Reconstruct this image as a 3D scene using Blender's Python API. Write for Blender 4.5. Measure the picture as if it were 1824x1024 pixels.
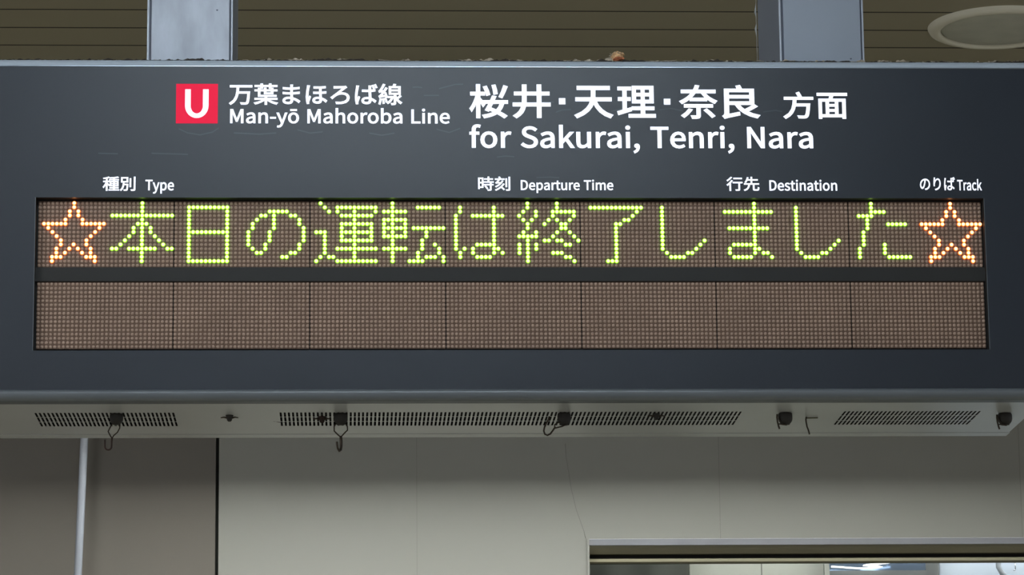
import bpy, bmesh, math, random
from mathutils import Vector, Matrix

for _o in list(bpy.data.objects):
    bpy.data.objects.remove(_o, do_unlink=True)
S = bpy.context.scene
COL = S.collection
random.seed(7)

# ------------------------------------------------------------------ camera
cam_data = bpy.data.cameras.new('camera')
cam_data.sensor_width = 36.0
cam_data.lens = 121.64
cam_data.clip_start = 0.05
cam_data.clip_end = 200.0
cam = bpy.data.objects.new('camera', cam_data)
COL.objects.link(cam)
_r = Vector((0.998887, -0.046065, -0.010151))
_u = Vector((0.000305, -0.208889, 0.977939))
_f = Vector((0.047169, 0.976854, 0.208642))
_m = Matrix((_r, _u, -_f)).transposed().to_4x4()
_m.translation = Vector((-0.1944, -3.9899, -0.9538))
cam.matrix_world = _m
S.camera = cam

# ------------------------------------------------------------------ world, lights, exposure
S.view_settings.view_transform = 'Standard'
S.view_settings.look = 'None'
S.view_settings.exposure = 0.0
S.view_settings.gamma = 1.0
S.view_settings.use_curve_mapping = False
world = bpy.data.worlds.new('world')
S.world = world
world.use_nodes = True
world.node_tree.nodes['Background'].inputs[0].default_value = (0.93, 0.95, 1.0, 1)
world.node_tree.nodes['Background'].inputs[1].default_value = 0.55

LAMP_FRONT = 100.0      # ceiling fluorescent in front of the board (emission strength)
FILL_SIDE = 300.0       # added fill lamp beyond the left end of the board
FILL_FAR = 60.0         # added fill lamps beyond both ends of the board, for the post sides
LAMP_BACK = 540.0       # fluorescent batten in front of the back wall
FILL_ROOM = 95.0        # added fill lamp inside the room behind the window

CEIL = 0.60
FLOOR = -2.50

# ------------------------------------------------------------------ materials
def lin(r, g, b):
    f = lambda c: (c / 255 / 12.92) if c / 255 <= 0.04045 else ((c / 255 + 0.055) / 1.055) ** 2.4
    return (f(r), f(g), f(b), 1.0)

def mat(name, col, rough=0.6, metal=0.0, var=0.0, scale=8.0, bump=0.0, bscale=60.0, emit=None, estr=1.0,
        rvar=0.0, spec=0.5, stretch=(1, 1, 1)):
    m = bpy.data.materials.new(name)
    m.use_nodes = True
    nt = m.node_tree
    b = nt.nodes['Principled BSDF']
    b.inputs['Base Color'].default_value = col
    b.inputs['Roughness'].default_value = rough
    b.inputs['Metallic'].default_value = metal
    b.inputs['Specular IOR Level'].default_value = spec
    tc = nt.nodes.new('ShaderNodeTexCoord')
    mp = nt.nodes.new('ShaderNodeMapping')
    mp.inputs['Scale'].default_value = stretch
    nt.links.new(tc.outputs['Object'], mp.inputs[0])
    if var > 0:
        n = nt.nodes.new('ShaderNodeTexNoise')
        n.inputs['Scale'].default_value = scale
        n.inputs['Detail'].default_value = 5
        nt.links.new(mp.outputs[0], n.inputs['Vector'])
        r = nt.nodes.new('ShaderNodeValToRGB')
        r.color_ramp.elements[0].position = 0.3
        r.color_ramp.elements[1].position = 0.7
        r.color_ramp.elements[0].color = tuple(c * (1 - var) for c in col[:3]) + (1,)
        r.color_ramp.elements[1].color = tuple(min(1, c * (1 + var)) for c in col[:3]) + (1,)
        nt.links.new(n.outputs['Fac'], r.inputs['Fac'])
        nt.links.new(r.outputs['Color'], b.inputs['Base Color'])
        if rvar > 0:
            mr = nt.nodes.new('ShaderNodeMapRange')
            mr.inputs['To Min'].default_value = max(0.02, rough - rvar)
            mr.inputs['To Max'].default_value = min(1, rough + rvar)
            nt.links.new(n.outputs['Fac'], mr.inputs['Value'])
            nt.links.new(mr.outputs[0], b.inputs['Roughness'])
    if bump > 0:
        n2 = nt.nodes.new('ShaderNodeTexNoise')
        n2.inputs['Scale'].default_value = bscale
        n2.inputs['Detail'].default_value = 3
        nt.links.new(mp.outputs[0], n2.inputs['Vector'])
        bp = nt.nodes.new('ShaderNodeBump')
        bp.inputs['Strength'].default_value = bump
        bp.inputs['Distance'].default_value = 0.001
        nt.links.new(n2.outputs['Fac'], bp.inputs['Height'])
        nt.links.new(bp.outputs[0], b.inputs['Normal'])
    if emit:
        b.inputs['Emission Color'].default_value = emit
        b.inputs['Emission Strength'].default_value = estr
    return m

M = {}
M['face'] = mat('board_face_paint', lin(25, 33, 43), 0.40, spec=0.40, var=0.05, scale=5, rvar=0.03, bump=0.05, bscale=400)
M['top_trim_lit'] = mat('board_trim_lit', lin(168, 180, 192), 0.38, metal=0.1, var=0.04, scale=20)  # paler than the trim: light from above is put into its colour
M['bead'] = mat('polished_bead', lin(150, 160, 172), 0.30, metal=0.85, var=0.03)
M['trim'] = mat('board_trim_paint', lin(92, 98, 103), 0.34, metal=0.1, var=0.04, scale=20)
M['under'] = mat('underside_metal', lin(200, 203, 204), 0.30, metal=0.4, var=0.06, scale=9, rvar=0.06)
M['shell'] = mat('housing_metal', lin(120, 124, 128), 0.5, metal=0.3, var=0.05)
M['black'] = mat('matt_black', lin(20, 20, 19), 0.75, var=0.1, scale=30)
M['divider'] = mat('divider_black', lin(18, 19, 18), 0.7, var=0.06, scale=12)
M['module'] = mat('led_module_board', lin(92, 71, 58), 0.8, var=0.10, scale=14)
M['dot'] = mat('unlit_lens', lin(150, 128, 112), 0.6, var=0.10, scale=18)
M['white_letter'] = mat('backlit_white', lin(225, 230, 240), 0.5, emit=lin(236, 240, 255), estr=0.86)
M['pink'] = mat('backlit_red', lin(120, 8, 28), 0.5, emit=lin(226, 14, 62), estr=0.9, spec=0.15)
M['residue'] = mat('glue_residue', lin(46, 54, 63), 0.45, var=0.1)
M['g_core'] = mat('green_core', (0.2, 0.3, 0.1, 1), 0.5, emit=(0.80, 1.0, 0.20, 1), estr=3.4)
M['g_mid'] = mat('green_mid', (0.2, 0.3, 0.0, 1), 0.5, emit=(0.30, 1.0, 0.01, 1), estr=2.4)
M['g_rim'] = mat('green_rim', (0.1, 0.3, 0.0, 1), 0.5, emit=(0.16, 1.0, 0.0, 1), estr=0.7)
M['o_core'] = mat('orange_core', (0.3, 0.2, 0.1, 1), 0.5, emit=(1.0, 0.48, 0.17, 1), estr=5.0)
M['o_mid'] = mat('orange_mid', (0.3, 0.2, 0.0, 1), 0.5, emit=(1.0, 0.19, 0.02, 1), estr=3.2)
M['o_rim'] = mat('orange_rim', (0.3, 0.1, 0.0, 1), 0.5, emit=(1.0, 0.06, 0.008, 1), estr=1.3)
M['post'] = mat('post_steel', lin(150, 157, 168), 0.42, metal=0.1, var=0.30, scale=26, rvar=0.07, stretch=(1, 1, 0.35))
M['post_grey'] = mat('post_grey_paint', lin(128, 136, 148), 0.45, metal=0.1, var=0.05, scale=9, rvar=0.04)
M['post_edge'] = mat('post_edge_steel', lin(150, 156, 166), 0.40, metal=0.3)
M['post_seam'] = mat('post_seam', lin(58, 64, 78), 0.6)
M['caulk'] = mat('caulk', lin(150, 152, 150), 0.8, var=0.15, scale=60)
M['slat'] = mat('ceiling_slat_paint', lin(142, 135, 115), 0.62, var=0.05, scale=3, stretch=(0.4, 1, 1))
M['slat_gap_shade'] = mat('joint_shade', lin(28, 24, 20), 0.9, var=0.1)  # shade of the slat joints put into a dark colour
M['spk_rim'] = mat('speaker_rim_plastic', lin(200, 196, 180), 0.5, var=0.04)
M['spk_mesh'] = mat('speaker_mesh', lin(172, 172, 160), 0.6, var=0.06, scale=30, bump=0.6, bscale=900)
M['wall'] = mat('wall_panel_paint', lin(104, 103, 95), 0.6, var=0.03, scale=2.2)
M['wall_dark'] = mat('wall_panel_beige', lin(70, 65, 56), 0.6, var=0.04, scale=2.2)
M['gap'] = mat('wall_gap', lin(30, 30, 24), 0.9, var=0.1)
M['joint'] = mat('wall_joint', lin(92, 91, 83), 0.9, var=0.1)
M['pipe'] = mat('white_pipe_paint', lin(106, 109, 114), 0.4, var=0.04, scale=12)
M['win_white'] = mat('window_flashing', lin(94, 94, 96), 0.7, var=0.08, scale=16)
M['win_frame'] = mat('window_frame_bronze', lin(106, 101, 80), 0.7, var=0.08, scale=10, stretch=(0.3, 1, 1))
M['win_slot'] = mat('window_slot', lin(24, 20, 14), 0.9, var=0.1)
M['hook'] = mat('hook_wire', lin(62, 54, 46), 0.45, metal=0.6, var=0.25, scale=80)
M['hook_rust'] = mat('rusty_wire', lin(48, 32, 26), 0.7, metal=0.3, var=0.3, scale=120)
M['magnet'] = mat('magnet_black', lin(26, 23, 20), 0.6, var=0.2, scale=60)
M['brass'] = mat('pin_brass', lin(84, 82, 58), 0.5, metal=0.5, var=0.1)
M['dust'] = mat('dark_dust', lin(52, 46, 40), 0.95, var=0.35, scale=260)
M['fluff'] = mat('pale_fluff', lin(158, 148, 132), 0.95, var=0.25, scale=220)
M['nest'] = mat('nest_straw', lin(186, 150, 110), 0.95, var=0.35, scale=260)
M['nest_red'] = mat('nest_rust', lin(146, 84, 54), 0.95, var=0.3, scale=260)
M['locker'] = mat('room_grey', lin(96, 96, 88), 0.6, var=0.05)
M['beige'] = mat('room_beige', lin(188, 186, 172), 0.6, var=0.03)
M['board'] = mat('room_white', lin(200, 208, 218), 0.35, var=0.03)
M['greypost'] = mat('room_post', lin(104, 105, 102), 0.6, var=0.04)
M['steel_blue'] = mat('hood_steel', lin(150, 172, 200), 0.22, metal=0.85, var=0.08, scale=14)
M['hose'] = mat('hose_grey', lin(150, 154, 158), 0.5, var=0.05)
M['chrome'] = mat('chrome', lin(215, 218, 222), 0.15, metal=1.0, var=0.03)
M['floor'] = mat('platform_floor', lin(182, 177, 158), 0.7, var=0.12, scale=2.5, bump=0.4, bscale=30)
M['lampbody'] = mat('lamp_body_white', lin(210, 210, 206), 0.5, var=0.02)
M['tube_front'] = mat('lamp_tube_front', (0.9, 0.9, 0.9, 1), 0.5, emit=(0.78, 0.90, 1.0, 1), estr=LAMP_FRONT)
M['tube_far'] = mat('fill_tube_far', (0.9, 0.9, 0.9, 1), 0.5, emit=(0.95, 0.97, 1.0, 1), estr=FILL_FAR)
M['tube_side'] = mat('fill_tube_side', (0.9, 0.9, 0.9, 1), 0.5, emit=(0.95, 0.97, 1.0, 1), estr=FILL_SIDE)
M['tube_back'] = mat('lamp_tube_back', (0.9, 0.9, 0.9, 1), 0.5, emit=(0.95, 0.99, 1.0, 1), estr=LAMP_BACK)
M['tube_room'] = mat('fill_tube_room', (0.9, 0.9, 0.9, 1), 0.5, emit=(0.92, 0.96, 1.0, 1), estr=FILL_ROOM)
M['glow_tube'] = mat('reflection_glow', (0.9, 0.9, 0.9, 1), 0.5, emit=(0.95, 0.98, 1.0, 1), estr=2.5)  # glow put in for a reflection, not a lamp

def glass_material():
    m = bpy.data.materials.new('window_glass')
    m.use_nodes = True
    nt = m.node_tree
    nt.nodes.clear()
    out = nt.nodes.new('ShaderNodeOutputMaterial')
    tr = nt.nodes.new('ShaderNodeBsdfTransparent')
    tr.inputs[0].default_value = (0.93, 0.95, 0.94, 1)
    gl = nt.nodes.new('ShaderNodeBsdfGlossy')
    gl.inputs['Roughness'].default_value = 0.03
    fr = nt.nodes.new('ShaderNodeFresnel')
    fr.inputs['IOR'].default_value = 1.45
    mx = nt.nodes.new('ShaderNodeMixShader')
    nt.links.new(fr.outputs[0], mx.inputs[0])
    nt.links.new(tr.outputs[0], mx.inputs[1])
    nt.links.new(gl.outputs[0], mx.inputs[2])
    nt.links.new(mx.outputs[0], out.inputs[0])
    return m
M['glass'] = glass_material()

# ------------------------------------------------------------------ mesh helpers
class MB:
    """collects faces; build() links them as ONE mesh object"""
    def __init__(self):
        self.v = []
        self.f = []
        self.mi = []
        self.smooth = []
    def add(self, verts, faces, mi=0, smooth=False):
        n = len(self.v)
        self.v += [tuple(p) for p in verts]
        for f in faces:
            self.f.append(tuple(i + n for i in f))
            self.mi.append(mi)
            self.smooth.append(smooth)
        return self
    def box(self, x0, x1, y0, y1, z0, z1, mi=0):
        v = [(x0, y0, z0), (x1, y0, z0), (x1, y1, z0), (x0, y1, z0), (x0, y0, z1), (x1, y0, z1), (x1, y1, z1), (x0, y1, z1)]
        return self.add(v, [(0, 3, 2, 1), (4, 5, 6, 7), (0, 1, 5, 4), (1, 2, 6, 5), (2, 3, 7, 6), (3, 0, 4, 7)], mi)
    def bbox(self, x0, x1, y0, y1, z0, z1, c=0.001, mi=0):
        """box with chamfered edges"""
        bm = bmesh.new()
        r = bmesh.ops.create_cube(bm, size=1.0)
        for vv in bm.verts:
            vv.co.x = x0 if vv.co.x < 0 else x1
            vv.co.y = y0 if vv.co.y < 0 else y1
            vv.co.z = z0 if vv.co.z < 0 else z1
        bmesh.ops.bevel(bm, geom=list(bm.edges), offset=c, segments=2, affect='EDGES', profile=0.5)
        bm.verts.index_update()
        self.add([vv.co[:] for vv in bm.verts], [[q.index for q in f.verts] for f in bm.faces], mi)
        bm.free()
        return self
    def profile(self, pts, x0, x1, mi=0, smooth=False, closed=True):
        """extrude a (y,z) outline along x"""
        n = len(pts)
        v = [(x0, y, z) for y, z in pts] + [(x1, y, z) for y, z in pts]
        f = [(i, (i + 1) % n, n + (i + 1) % n, n + i) for i in range(n if closed else n - 1)]
        self.add(v, f, mi, smooth)
        if closed:
            self.add([v[i] for i in range(n)], [tuple(range(n))], mi)
            self.add([v[n + i] for i in range(n)], [tuple(reversed(range(n)))], mi)
        return self
    def tube(self, path, r, seg=10, mi=0, cap=True):
        P = [Vector(p) for p in path]
        rs = r if isinstance(r, (list, tuple)) else [r] * len(P)
        n = len(P)
        t0 = (P[1] - P[0]).normalized()
        ref = Vector((0, 1, 0)) if abs(t0.y) < 0.9 else Vector((1, 0, 0))
        nrm = t0.cross(ref).normalized()
        V = []
        for i in range(n):
            t = (P[min(i + 1, n - 1)] - P[max(i - 1, 0)]).normalized()
            nrm = (nrm - t * nrm.dot(t)).normalized()
            b = t.cross(nrm)
            for k in range(seg):
                a = 2 * math.pi * k / seg
                V.append(P[i] + (nrm * math.cos(a) + b * math.sin(a)) * rs[i])
        F = [(i * seg + k, i * seg + (k + 1) % seg, (i + 1) * seg + (k + 1) % seg, (i + 1) * seg + k)
             for i in range(n - 1) for k in range(seg)]
        if cap:
            F.append(tuple(reversed(range(seg))))
            F.append(tuple((n - 1) * seg + k for k in range(seg)))
        return self.add(V, F, mi, True)
    def lathe(self, prof, cx, cy, cz, seg=32, mi=0, smooth=True):
        """revolve (r,z) profile about the vertical axis through cx,cy"""
        V, F = [], []
        n = len(prof)
        for k in range(seg):
            a = 2 * math.pi * k / seg
            for r, z in prof:
                V.append((cx + r * math.cos(a), cy + r * math.sin(a), cz + z))
        for k in range(seg):
            k2 = (k + 1) % seg
            for i in range(n - 1):
                F.append((k * n + i, k2 * n + i, k2 * n + i + 1, k * n + i + 1))
        return self.add(V, F, mi, smooth)
    def build(self, name, mats, parent=None, recalc=True):
        me = bpy.data.meshes.new(name)
        me.from_pydata(self.v, [], self.f)
        if not isinstance(mats, (list, tuple)):
            mats = [mats]
        for m in mats:
            me.materials.append(m)
        me.polygons.foreach_set('material_index', self.mi)
        me.polygons.foreach_set('use_smooth', self.smooth)
        if recalc:
            bm = bmesh.new()
            bm.from_mesh(me)
            bmesh.ops.recalc_face_normals(bm, faces=bm.faces)
            bm.to_mesh(me)
            bm.free()
        me.update()
        o = bpy.data.objects.new(name, me)
        COL.objects.link(o)
        return o

def tag(o, label=None, cat=None, group=None, kind=None):
    if label: o['label'] = label
    if cat: o['category'] = cat
    if group: o['group'] = group
    if kind: o['kind'] = kind
    return o

def thing(name, loc, label, cat, group=None):
    o = bpy.data.objects.new(name, None)
    o.empty_display_size = 0.02
    COL.objects.link(o)
    o.location = loc
    return tag(o, label, cat, group)

def part(mb, name, mats, parent, label=None, kind=None, **kw):
    """parts are modelled in world coordinates; every parent is either an Empty with a translation or sits at the origin"""
    o = mb.build(name, mats, None, **kw)
    o.parent = parent
    root = parent
    off = Vector((0, 0, 0))
    while root is not None:
        off += root.location
        root = root.parent
    o.location = -off
    return tag(o, label, None, None, kind)

# ------------------------------------------------------------------ letter outlines (advance:contours)
GLYPHS = {
 'J': {
  'ば': '1401:324,1055 200,1066 192,965 153,705 127,377 144,121 181,-67 279,-60 275,-11 280,52 324,196 381,361 324,406 244,200 233,298 230,396 254,688 300,961/1136,1109 1067,1088 1109,991 1147,889 1218,915/1276,1153 1207,1130 1251,1035 1290,934 1361,959/913,244 915,196 907,133 882,85 835,54 762,43 693,50 639,71 604,105 591,153 604,199 641,235 697,258 769,266 843,261/1015,1064 889,1064 895,978 895,804 762,801 525,812 525,707 761,699 895,702 909,340 846,350 779,353 656,336 566,291 511,225 492,143 511,58 566,-6 657,-46 782,-60 899,-41 974,11 1013,84 1024,168 1024,196 1130,124 1235,34 1296,127 1173,226 1020,308 1010,499 1003,707 1127,718 1245,734 1245,842 1128,823 1003,810 1006,979',
  'ほ': '1401:357,1062 232,1073 224,973 186,716 161,391 177,136 214,-52 314,-45 310,4 317,67 358,211 416,377 359,423 277,213 268,312 265,410 287,700 332,969/929,252 930,193 924,142 903,100 861,73 793,63 726,70 676,89 644,122 633,168 645,209 678,242 731,263 798,270 863,265/597,1004 597,906 755,902 913,905 913,672 746,672 576,679 576,577 745,572 913,574 924,345 801,354 681,338 598,295 549,234 534,162 554,76 610,15 696,-21 803,-34 902,-22 974,13 1018,70 1032,146 1031,213 1153,139 1265,41 1325,139 1267,187 1198,236 1118,281 1025,318 1014,577 1276,598 1276,700 1014,678 1014,909 1244,926 1244,1024 943,999',
  'ま': '1401:700,249 702,155 690,96 657,58 610,39 553,34 464,42 404,66 369,102 359,147 372,192 412,229 476,254 564,263 633,260/259,662 261,557 438,543 611,538 690,538 696,347 578,356 443,340 341,296 277,229 255,141 275,53 335,-12 432,-51 566,-64 681,-48 757,-3 799,60 812,132 810,218 910,175 1001,122 1080,65 1148,7 1213,106 1142,161 1048,221 935,279 804,325 794,541 989,552 1182,573 1183,678 991,654 793,640 793,657 793,836 991,850 1171,868 1172,971 982,946 793,933 794,1018 803,1112 683,1112 689,1028 689,929 625,929 444,938 266,959 268,856 443,840 626,832 688,832 688,657 688,636 612,636 439,643',
  'ろ': '1401:325,1022 328,905 427,915 845,934 530,653 151,343 237,256 362,373 484,465 619,526 782,548 903,531 996,485 1055,413 1076,321 1030,185 900,93 698,49 434,57 465,-56 774,-51 1003,17 1145,143 1193,319 1165,450 1084,551 960,617 801,640 708,632 601,602 989,922 1050,962 983,1043 905,1031 423,1018',
  '万': '1401:87,1071 87,968 466,968 452,688 399,409 276,159 48,-34 90,-71 125,-115 302,20 424,187 502,377 546,580 1074,580 1058,339 1039,171 1016,65 987,13 960,-2 920,-4 824,-3 676,6 702,-46 713,-98 853,-103 961,-101 1028,-88 1081,-50 1117,16 1145,141 1166,341 1185,630 1186,682 559,682 570,827 576,968 1315,968 1315,1071',
  '線': '1401:732,742 1172,742 1172,618 732,618/732,944 1172,944 1172,822 732,822/255,265 276,108 286,-38 368,-22 356,122 333,277/118,276 91,99 49,-56 132,-87 173,74 203,261/385,291 424,172 451,60 528,85 499,195 458,312/1239,483 1167,403 1081,322 1043,402 1014,486 1014,534 1273,534 1273,1028 955,1028 1014,1153 898,1178 850,1028 634,1028 634,534 915,534 915,4 910,-12 891,-17 748,-17 767,-65 779,-113 893,-111 966,-97 1004,-60 1014,4 1014,269 1068,171 1131,83 1202,9 1282,-50 1313,-7 1350,32 1225,124 1120,252 1219,332 1318,420/583,417 583,329 766,329 719,232 658,147 586,78 507,28 567,-45 670,28 760,126 833,250 884,399 822,420 805,417/92,336 171,358 440,402 455,321 541,346 510,487 461,644 380,625 422,485 220,458 385,673 532,913 441,966 391,870 336,779 192,766 303,943 402,1139 304,1179 205,961 125,826 86,774 49,749 83,653 133,666 277,686 208,589 161,529 105,466 57,436',
  '葉': '1401:885,1176 885,1083 511,1083 511,1176 408,1176 408,1083 77,1083 77,997 408,997 408,891 511,891 511,997 885,997 885,885 989,885 989,997 1326,997 1326,1083 989,1083 989,1176/605,924 605,810 371,810 371,912 268,912 268,810 77,810 77,724 268,724 268,387 646,387 646,283 74,283 74,199 556,199 445,133 317,75 179,27 43,-8 80,-48 111,-92 251,-48 394,12 529,84 646,165 646,-112 749,-112 749,174 863,85 996,9 1141,-52 1289,-97 1320,-49 1357,-6 1217,27 1079,74 953,131 846,199 1331,199 1331,283 749,283 749,387 1282,387 1282,472 371,472 371,724 605,724 605,553 1101,553 1101,724 1325,724 1325,810 1101,810 1101,913 997,913 997,810 706,810 706,924/997,724 997,622 706,622 706,724',
 },
 'K': {
  '井': '1401:129,887 129,782 401,782 401,626 394,451 84,451 84,345 377,345 344,235 290,133 210,37 99,-49 147,-85 189,-126 313,-24 400,89 457,213 490,345 899,345 899,-112 1008,-112 1008,345 1319,345 1319,451 1008,451 1008,782 1286,782 1286,887 1008,887 1008,1172 899,1172 899,887 510,887 510,1171 401,1171 401,887/504,451 510,626 510,782 899,782 899,451',
  '天': '1401:92,637 92,531 608,531 552,382 450,236 290,99 59,-21 96,-64 127,-109 359,11 524,149 635,298 702,452 801,262 929,104 1089,-20 1282,-108 1314,-58 1353,-14 1157,69 995,190 869,345 777,531 1312,531 1312,637 739,637 746,796 746,962 1252,962 1252,1069 143,1069 143,962 636,962 636,796 634,718 627,637',
  '奈': '1401:357,252 241,111 95,-4 179,-71 329,60 458,221/915,202 1067,61 1188,-74 1277,-17 1152,116 997,252/602,1178 571,1087 528,994 92,994 92,898 466,898 386,799 288,708 171,625 35,553 74,516 106,472 270,567 408,678 508,785 591,898 811,898 895,783 996,678 1136,567 1286,485 1319,530 1357,570 1234,628 1116,704 1010,796 922,898 1310,898 1310,994 646,994 685,1078 716,1162/196,423 196,331 647,331 647,1 642,-17 620,-22 443,-21 465,-67 480,-112 611,-111 696,-98 724,-84 742,-64 751,-37 754,0 754,331 1206,331 1206,423/996,678 408,678 408,584 996,584',
  '方': '1401:616,1146 671,1036 711,934 95,934 95,832 478,832 457,586 400,346 279,133 64,-32 108,-71 141,-115 312,6 432,154 511,323 557,506 1059,506 1041,301 1020,156 996,64 968,17 939,3 901,0 806,2 664,10 690,-40 702,-92 836,-98 937,-97 1005,-84 1059,-48 1095,14 1124,126 1148,303 1169,557 1174,608 574,608 592,832 1311,832 1311,934 720,934 819,978 776,1078 717,1185',
  '桜': '1401:524,1087 591,919 632,765 728,797 685,948 616,1113/826,1147 868,970 888,812 989,832 967,987 920,1161/1234,1136 1161,916 1073,711 1162,676 1254,875 1340,1099/279,1176 279,877 73,877 73,777 268,777 227,630 173,484 111,351 45,245 75,200 99,153 196,327 279,548 279,-111 377,-111 377,546 447,430 501,332 560,413 535,452 720,452 592,188 689,148 713,197 887,112 809,68 718,32 613,3 494,-20 524,-64 545,-113 679,-83 796,-45 898,1 985,57 1127,-31 1238,-115 1319,-41 1205,42 1062,127 1114,195 1157,271 1191,357 1217,452 1350,452 1350,548 873,548 941,710 835,730 761,548 517,548 517,478 377,671 377,777 548,777 548,877 377,877 377,1176/832,452 1112,452 1053,300 966,179 752,279',
  '理': '1401:667,756 881,756 881,576 667,576/972,756 1186,756 1186,576 972,576/667,1020 881,1020 881,842 667,842/972,1020 1186,1020 1186,842 972,842/445,31 445,-66 1354,-66 1354,31 980,31 980,224 1307,224 1307,319 980,319 980,485 1287,485 1287,1112 570,1112 570,485 873,485 873,319 553,319 553,224 873,224 873,31/49,140 76,34 511,179 493,282 339,230 339,578 480,578 480,676 339,676 339,983 501,983 501,1081 64,1081 64,983 238,983 238,676 78,676 78,578 238,578 238,197',
  '良': '1401:1053,700 1053,534 356,534 356,700/1053,789 356,789 356,950 1053,950/238,-118 341,-81 707,17 697,113 356,29 356,438 573,438 692,250 849,96 1041,-21 1268,-99 1299,-50 1336,-6 1127,58 948,153 1108,249 1259,356 1172,423 1030,316 868,214 765,318 683,438 1160,438 1160,1042 782,1042 757,1116 725,1189 622,1165 664,1042 248,1042 248,88 241,44 224,9 202,-17 181,-34 213,-75',
  '面': '1401:545,468 842,468 842,310 545,310/545,553 545,709 842,709 842,553/545,224 842,224 842,60 545,60/81,1084 81,983 622,983 583,807 146,807 146,-112 246,-112 246,-38 1148,-38 1148,-112 1255,-112 1255,807 690,807 745,983 1324,983 1324,1084/246,60 246,709 448,709 448,60/1148,60 938,60 938,709 1148,709',
 },
 'S': {
  'の': '1401:667,899 635,705 588,521 534,370 480,267 428,209 377,190 328,205 281,252 246,331 232,445 263,592 349,731 485,841/783,902 942,859 1059,770 1132,644 1157,494 1127,333 1046,210 932,126 801,78 681,60 746,-43 969,17 1134,129 1236,289 1272,490 1234,691 1126,855 957,965 735,1006 495,959 301,835 171,653 123,436 145,280 201,162 281,88 373,62 466,89 552,171 630,308 699,497 749,699',
  'ば': '1401:324,1055 200,1066 192,965 153,705 127,377 144,121 181,-67 279,-60 275,-11 280,52 324,196 381,361 324,406 244,200 233,298 230,396 254,688 300,961/1136,1109 1067,1088 1109,991 1147,889 1218,915/1276,1153 1207,1130 1251,1035 1290,934 1361,959/913,244 915,196 907,133 882,85 835,54 762,43 693,50 639,71 604,105 591,153 604,199 641,235 697,258 769,266 843,261/1015,1064 889,1064 895,978 895,804 762,801 525,812 525,707 761,699 895,702 909,340 846,350 779,353 656,336 566,291 511,225 492,143 511,58 566,-6 657,-46 782,-60 899,-41 974,11 1013,84 1024,168 1024,196 1130,124 1235,34 1296,127 1173,226 1020,308 1010,499 1003,707 1127,718 1245,734 1245,842 1128,823 1003,810 1006,979',
  'り': '1401:475,1105 352,1109 340,989 312,770 297,536 302,411 312,314 420,322 414,414 417,494 455,640 535,782 645,890 772,933 869,904 938,825 980,705 994,552 952,328 837,176 665,82 452,31 518,-70 757,-1 944,119 1066,300 1109,553 1086,752 1019,904 918,1000 790,1034 663,1004 554,928 468,826 409,716 434,909',
  '先': '1401:647,1176 647,958 399,958 451,1122 345,1144 312,1028 267,908 210,792 143,692 234,643 301,742 359,857 647,857 647,574 85,574 85,472 451,472 423,309 361,169 249,54 66,-31 104,-73 133,-119 330,-19 455,115 526,279 560,472 828,472 828,60 835,-12 859,-58 907,-83 985,-90 1182,-90 1252,-78 1297,-36 1323,46 1336,178 1285,196 1239,221 1234,112 1224,48 1205,18 1174,11 996,11 963,13 944,20 935,35 933,60 933,472 1317,472 1317,574 754,574 754,857 1216,857 1216,958 754,958 754,1176',
  '別': '1401:831,1008 831,231 933,231 933,1008/1174,1150 1174,28 1165,0 1137,-8 923,-7 946,-61 962,-113 1120,-111 1216,-94 1244,-77 1263,-53 1275,-19 1279,28 1279,1150/230,1018 587,1018 587,748 230,748/133,1112 133,653 287,653 270,458 232,267 162,94 46,-43 86,-75 120,-115 217,-10 286,115 334,256 364,408 597,408 573,108 543,-4 524,-17 494,-20 335,-13 355,-59 364,-106 536,-106 589,-95 627,-66 652,-15 670,81 684,234 696,458 697,501 377,501 389,653 688,653 688,1112',
  '刻': '1401:1192,1160 1192,24 1184,-1 1158,-8 968,-7 989,-58 1003,-108 1149,-105 1235,-90 1263,-74 1282,-52 1292,-20 1296,24 1296,1160/941,1015 941,234 1041,234 1041,1015/644,810 605,740 560,672 275,661 378,778 473,906 840,906 840,1003 550,1003 514,1092 458,1183 361,1157 405,1080 437,1003 76,1003 76,906 352,906 260,781 196,706 153,667 115,648 148,550 226,565 486,583 399,495 303,416 201,347 92,289 158,204 330,312 489,445 627,602 739,779/737,543 614,367 459,212 279,81 83,-21 150,-109 364,15 562,171 683,55 779,-49 856,21 754,124 629,237 739,365 832,506',
  '時': '1401:623,293 727,167 801,46 891,101 814,221 707,342/884,1178 884,1010 590,1010 590,916 884,916 884,738 531,738 531,643 1069,643 1069,485 538,485 538,391 1069,391 1069,14 1062,-7 1039,-13 852,-11 873,-61 887,-111 1026,-108 1115,-92 1142,-78 1160,-57 1169,-27 1172,13 1172,391 1336,391 1336,485 1172,485 1172,643 1350,643 1350,738 987,738 987,916 1291,916 1291,1010 987,1010 987,1178/408,583 408,259 204,259 204,583/408,678 204,678 204,989 408,989/106,1085 106,49 204,49 204,164 507,164 507,1085',
  '種': '1401:606,749 606,300 898,300 898,199 591,199 591,115 898,115 898,4 511,4 511,-83 1352,-83 1352,4 999,4 999,115 1304,115 1304,199 999,199 999,300 1297,300 1297,749 999,749 999,843 1325,843 1325,930 999,930 999,1034 1172,1054 1322,1080 1258,1160 944,1115 573,1091 588,1051 598,1010 898,1025 898,930 548,930 548,843 898,843 898,749/700,490 898,490 898,378 700,378/999,490 1200,490 1200,378 999,378/700,671 898,671 898,560 700,560/999,671 1200,671 1200,560 999,560/506,1157 303,1092 60,1042 79,1002 91,962 297,997 297,782 69,782 69,683 283,683 234,560 174,439 108,329 39,241 69,194 94,144 201,307 297,511 297,-109 401,-109 401,494 473,400 528,321 591,403 501,499 401,597 401,683 576,683 576,782 401,782 401,1021 495,1046 578,1076',
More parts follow.
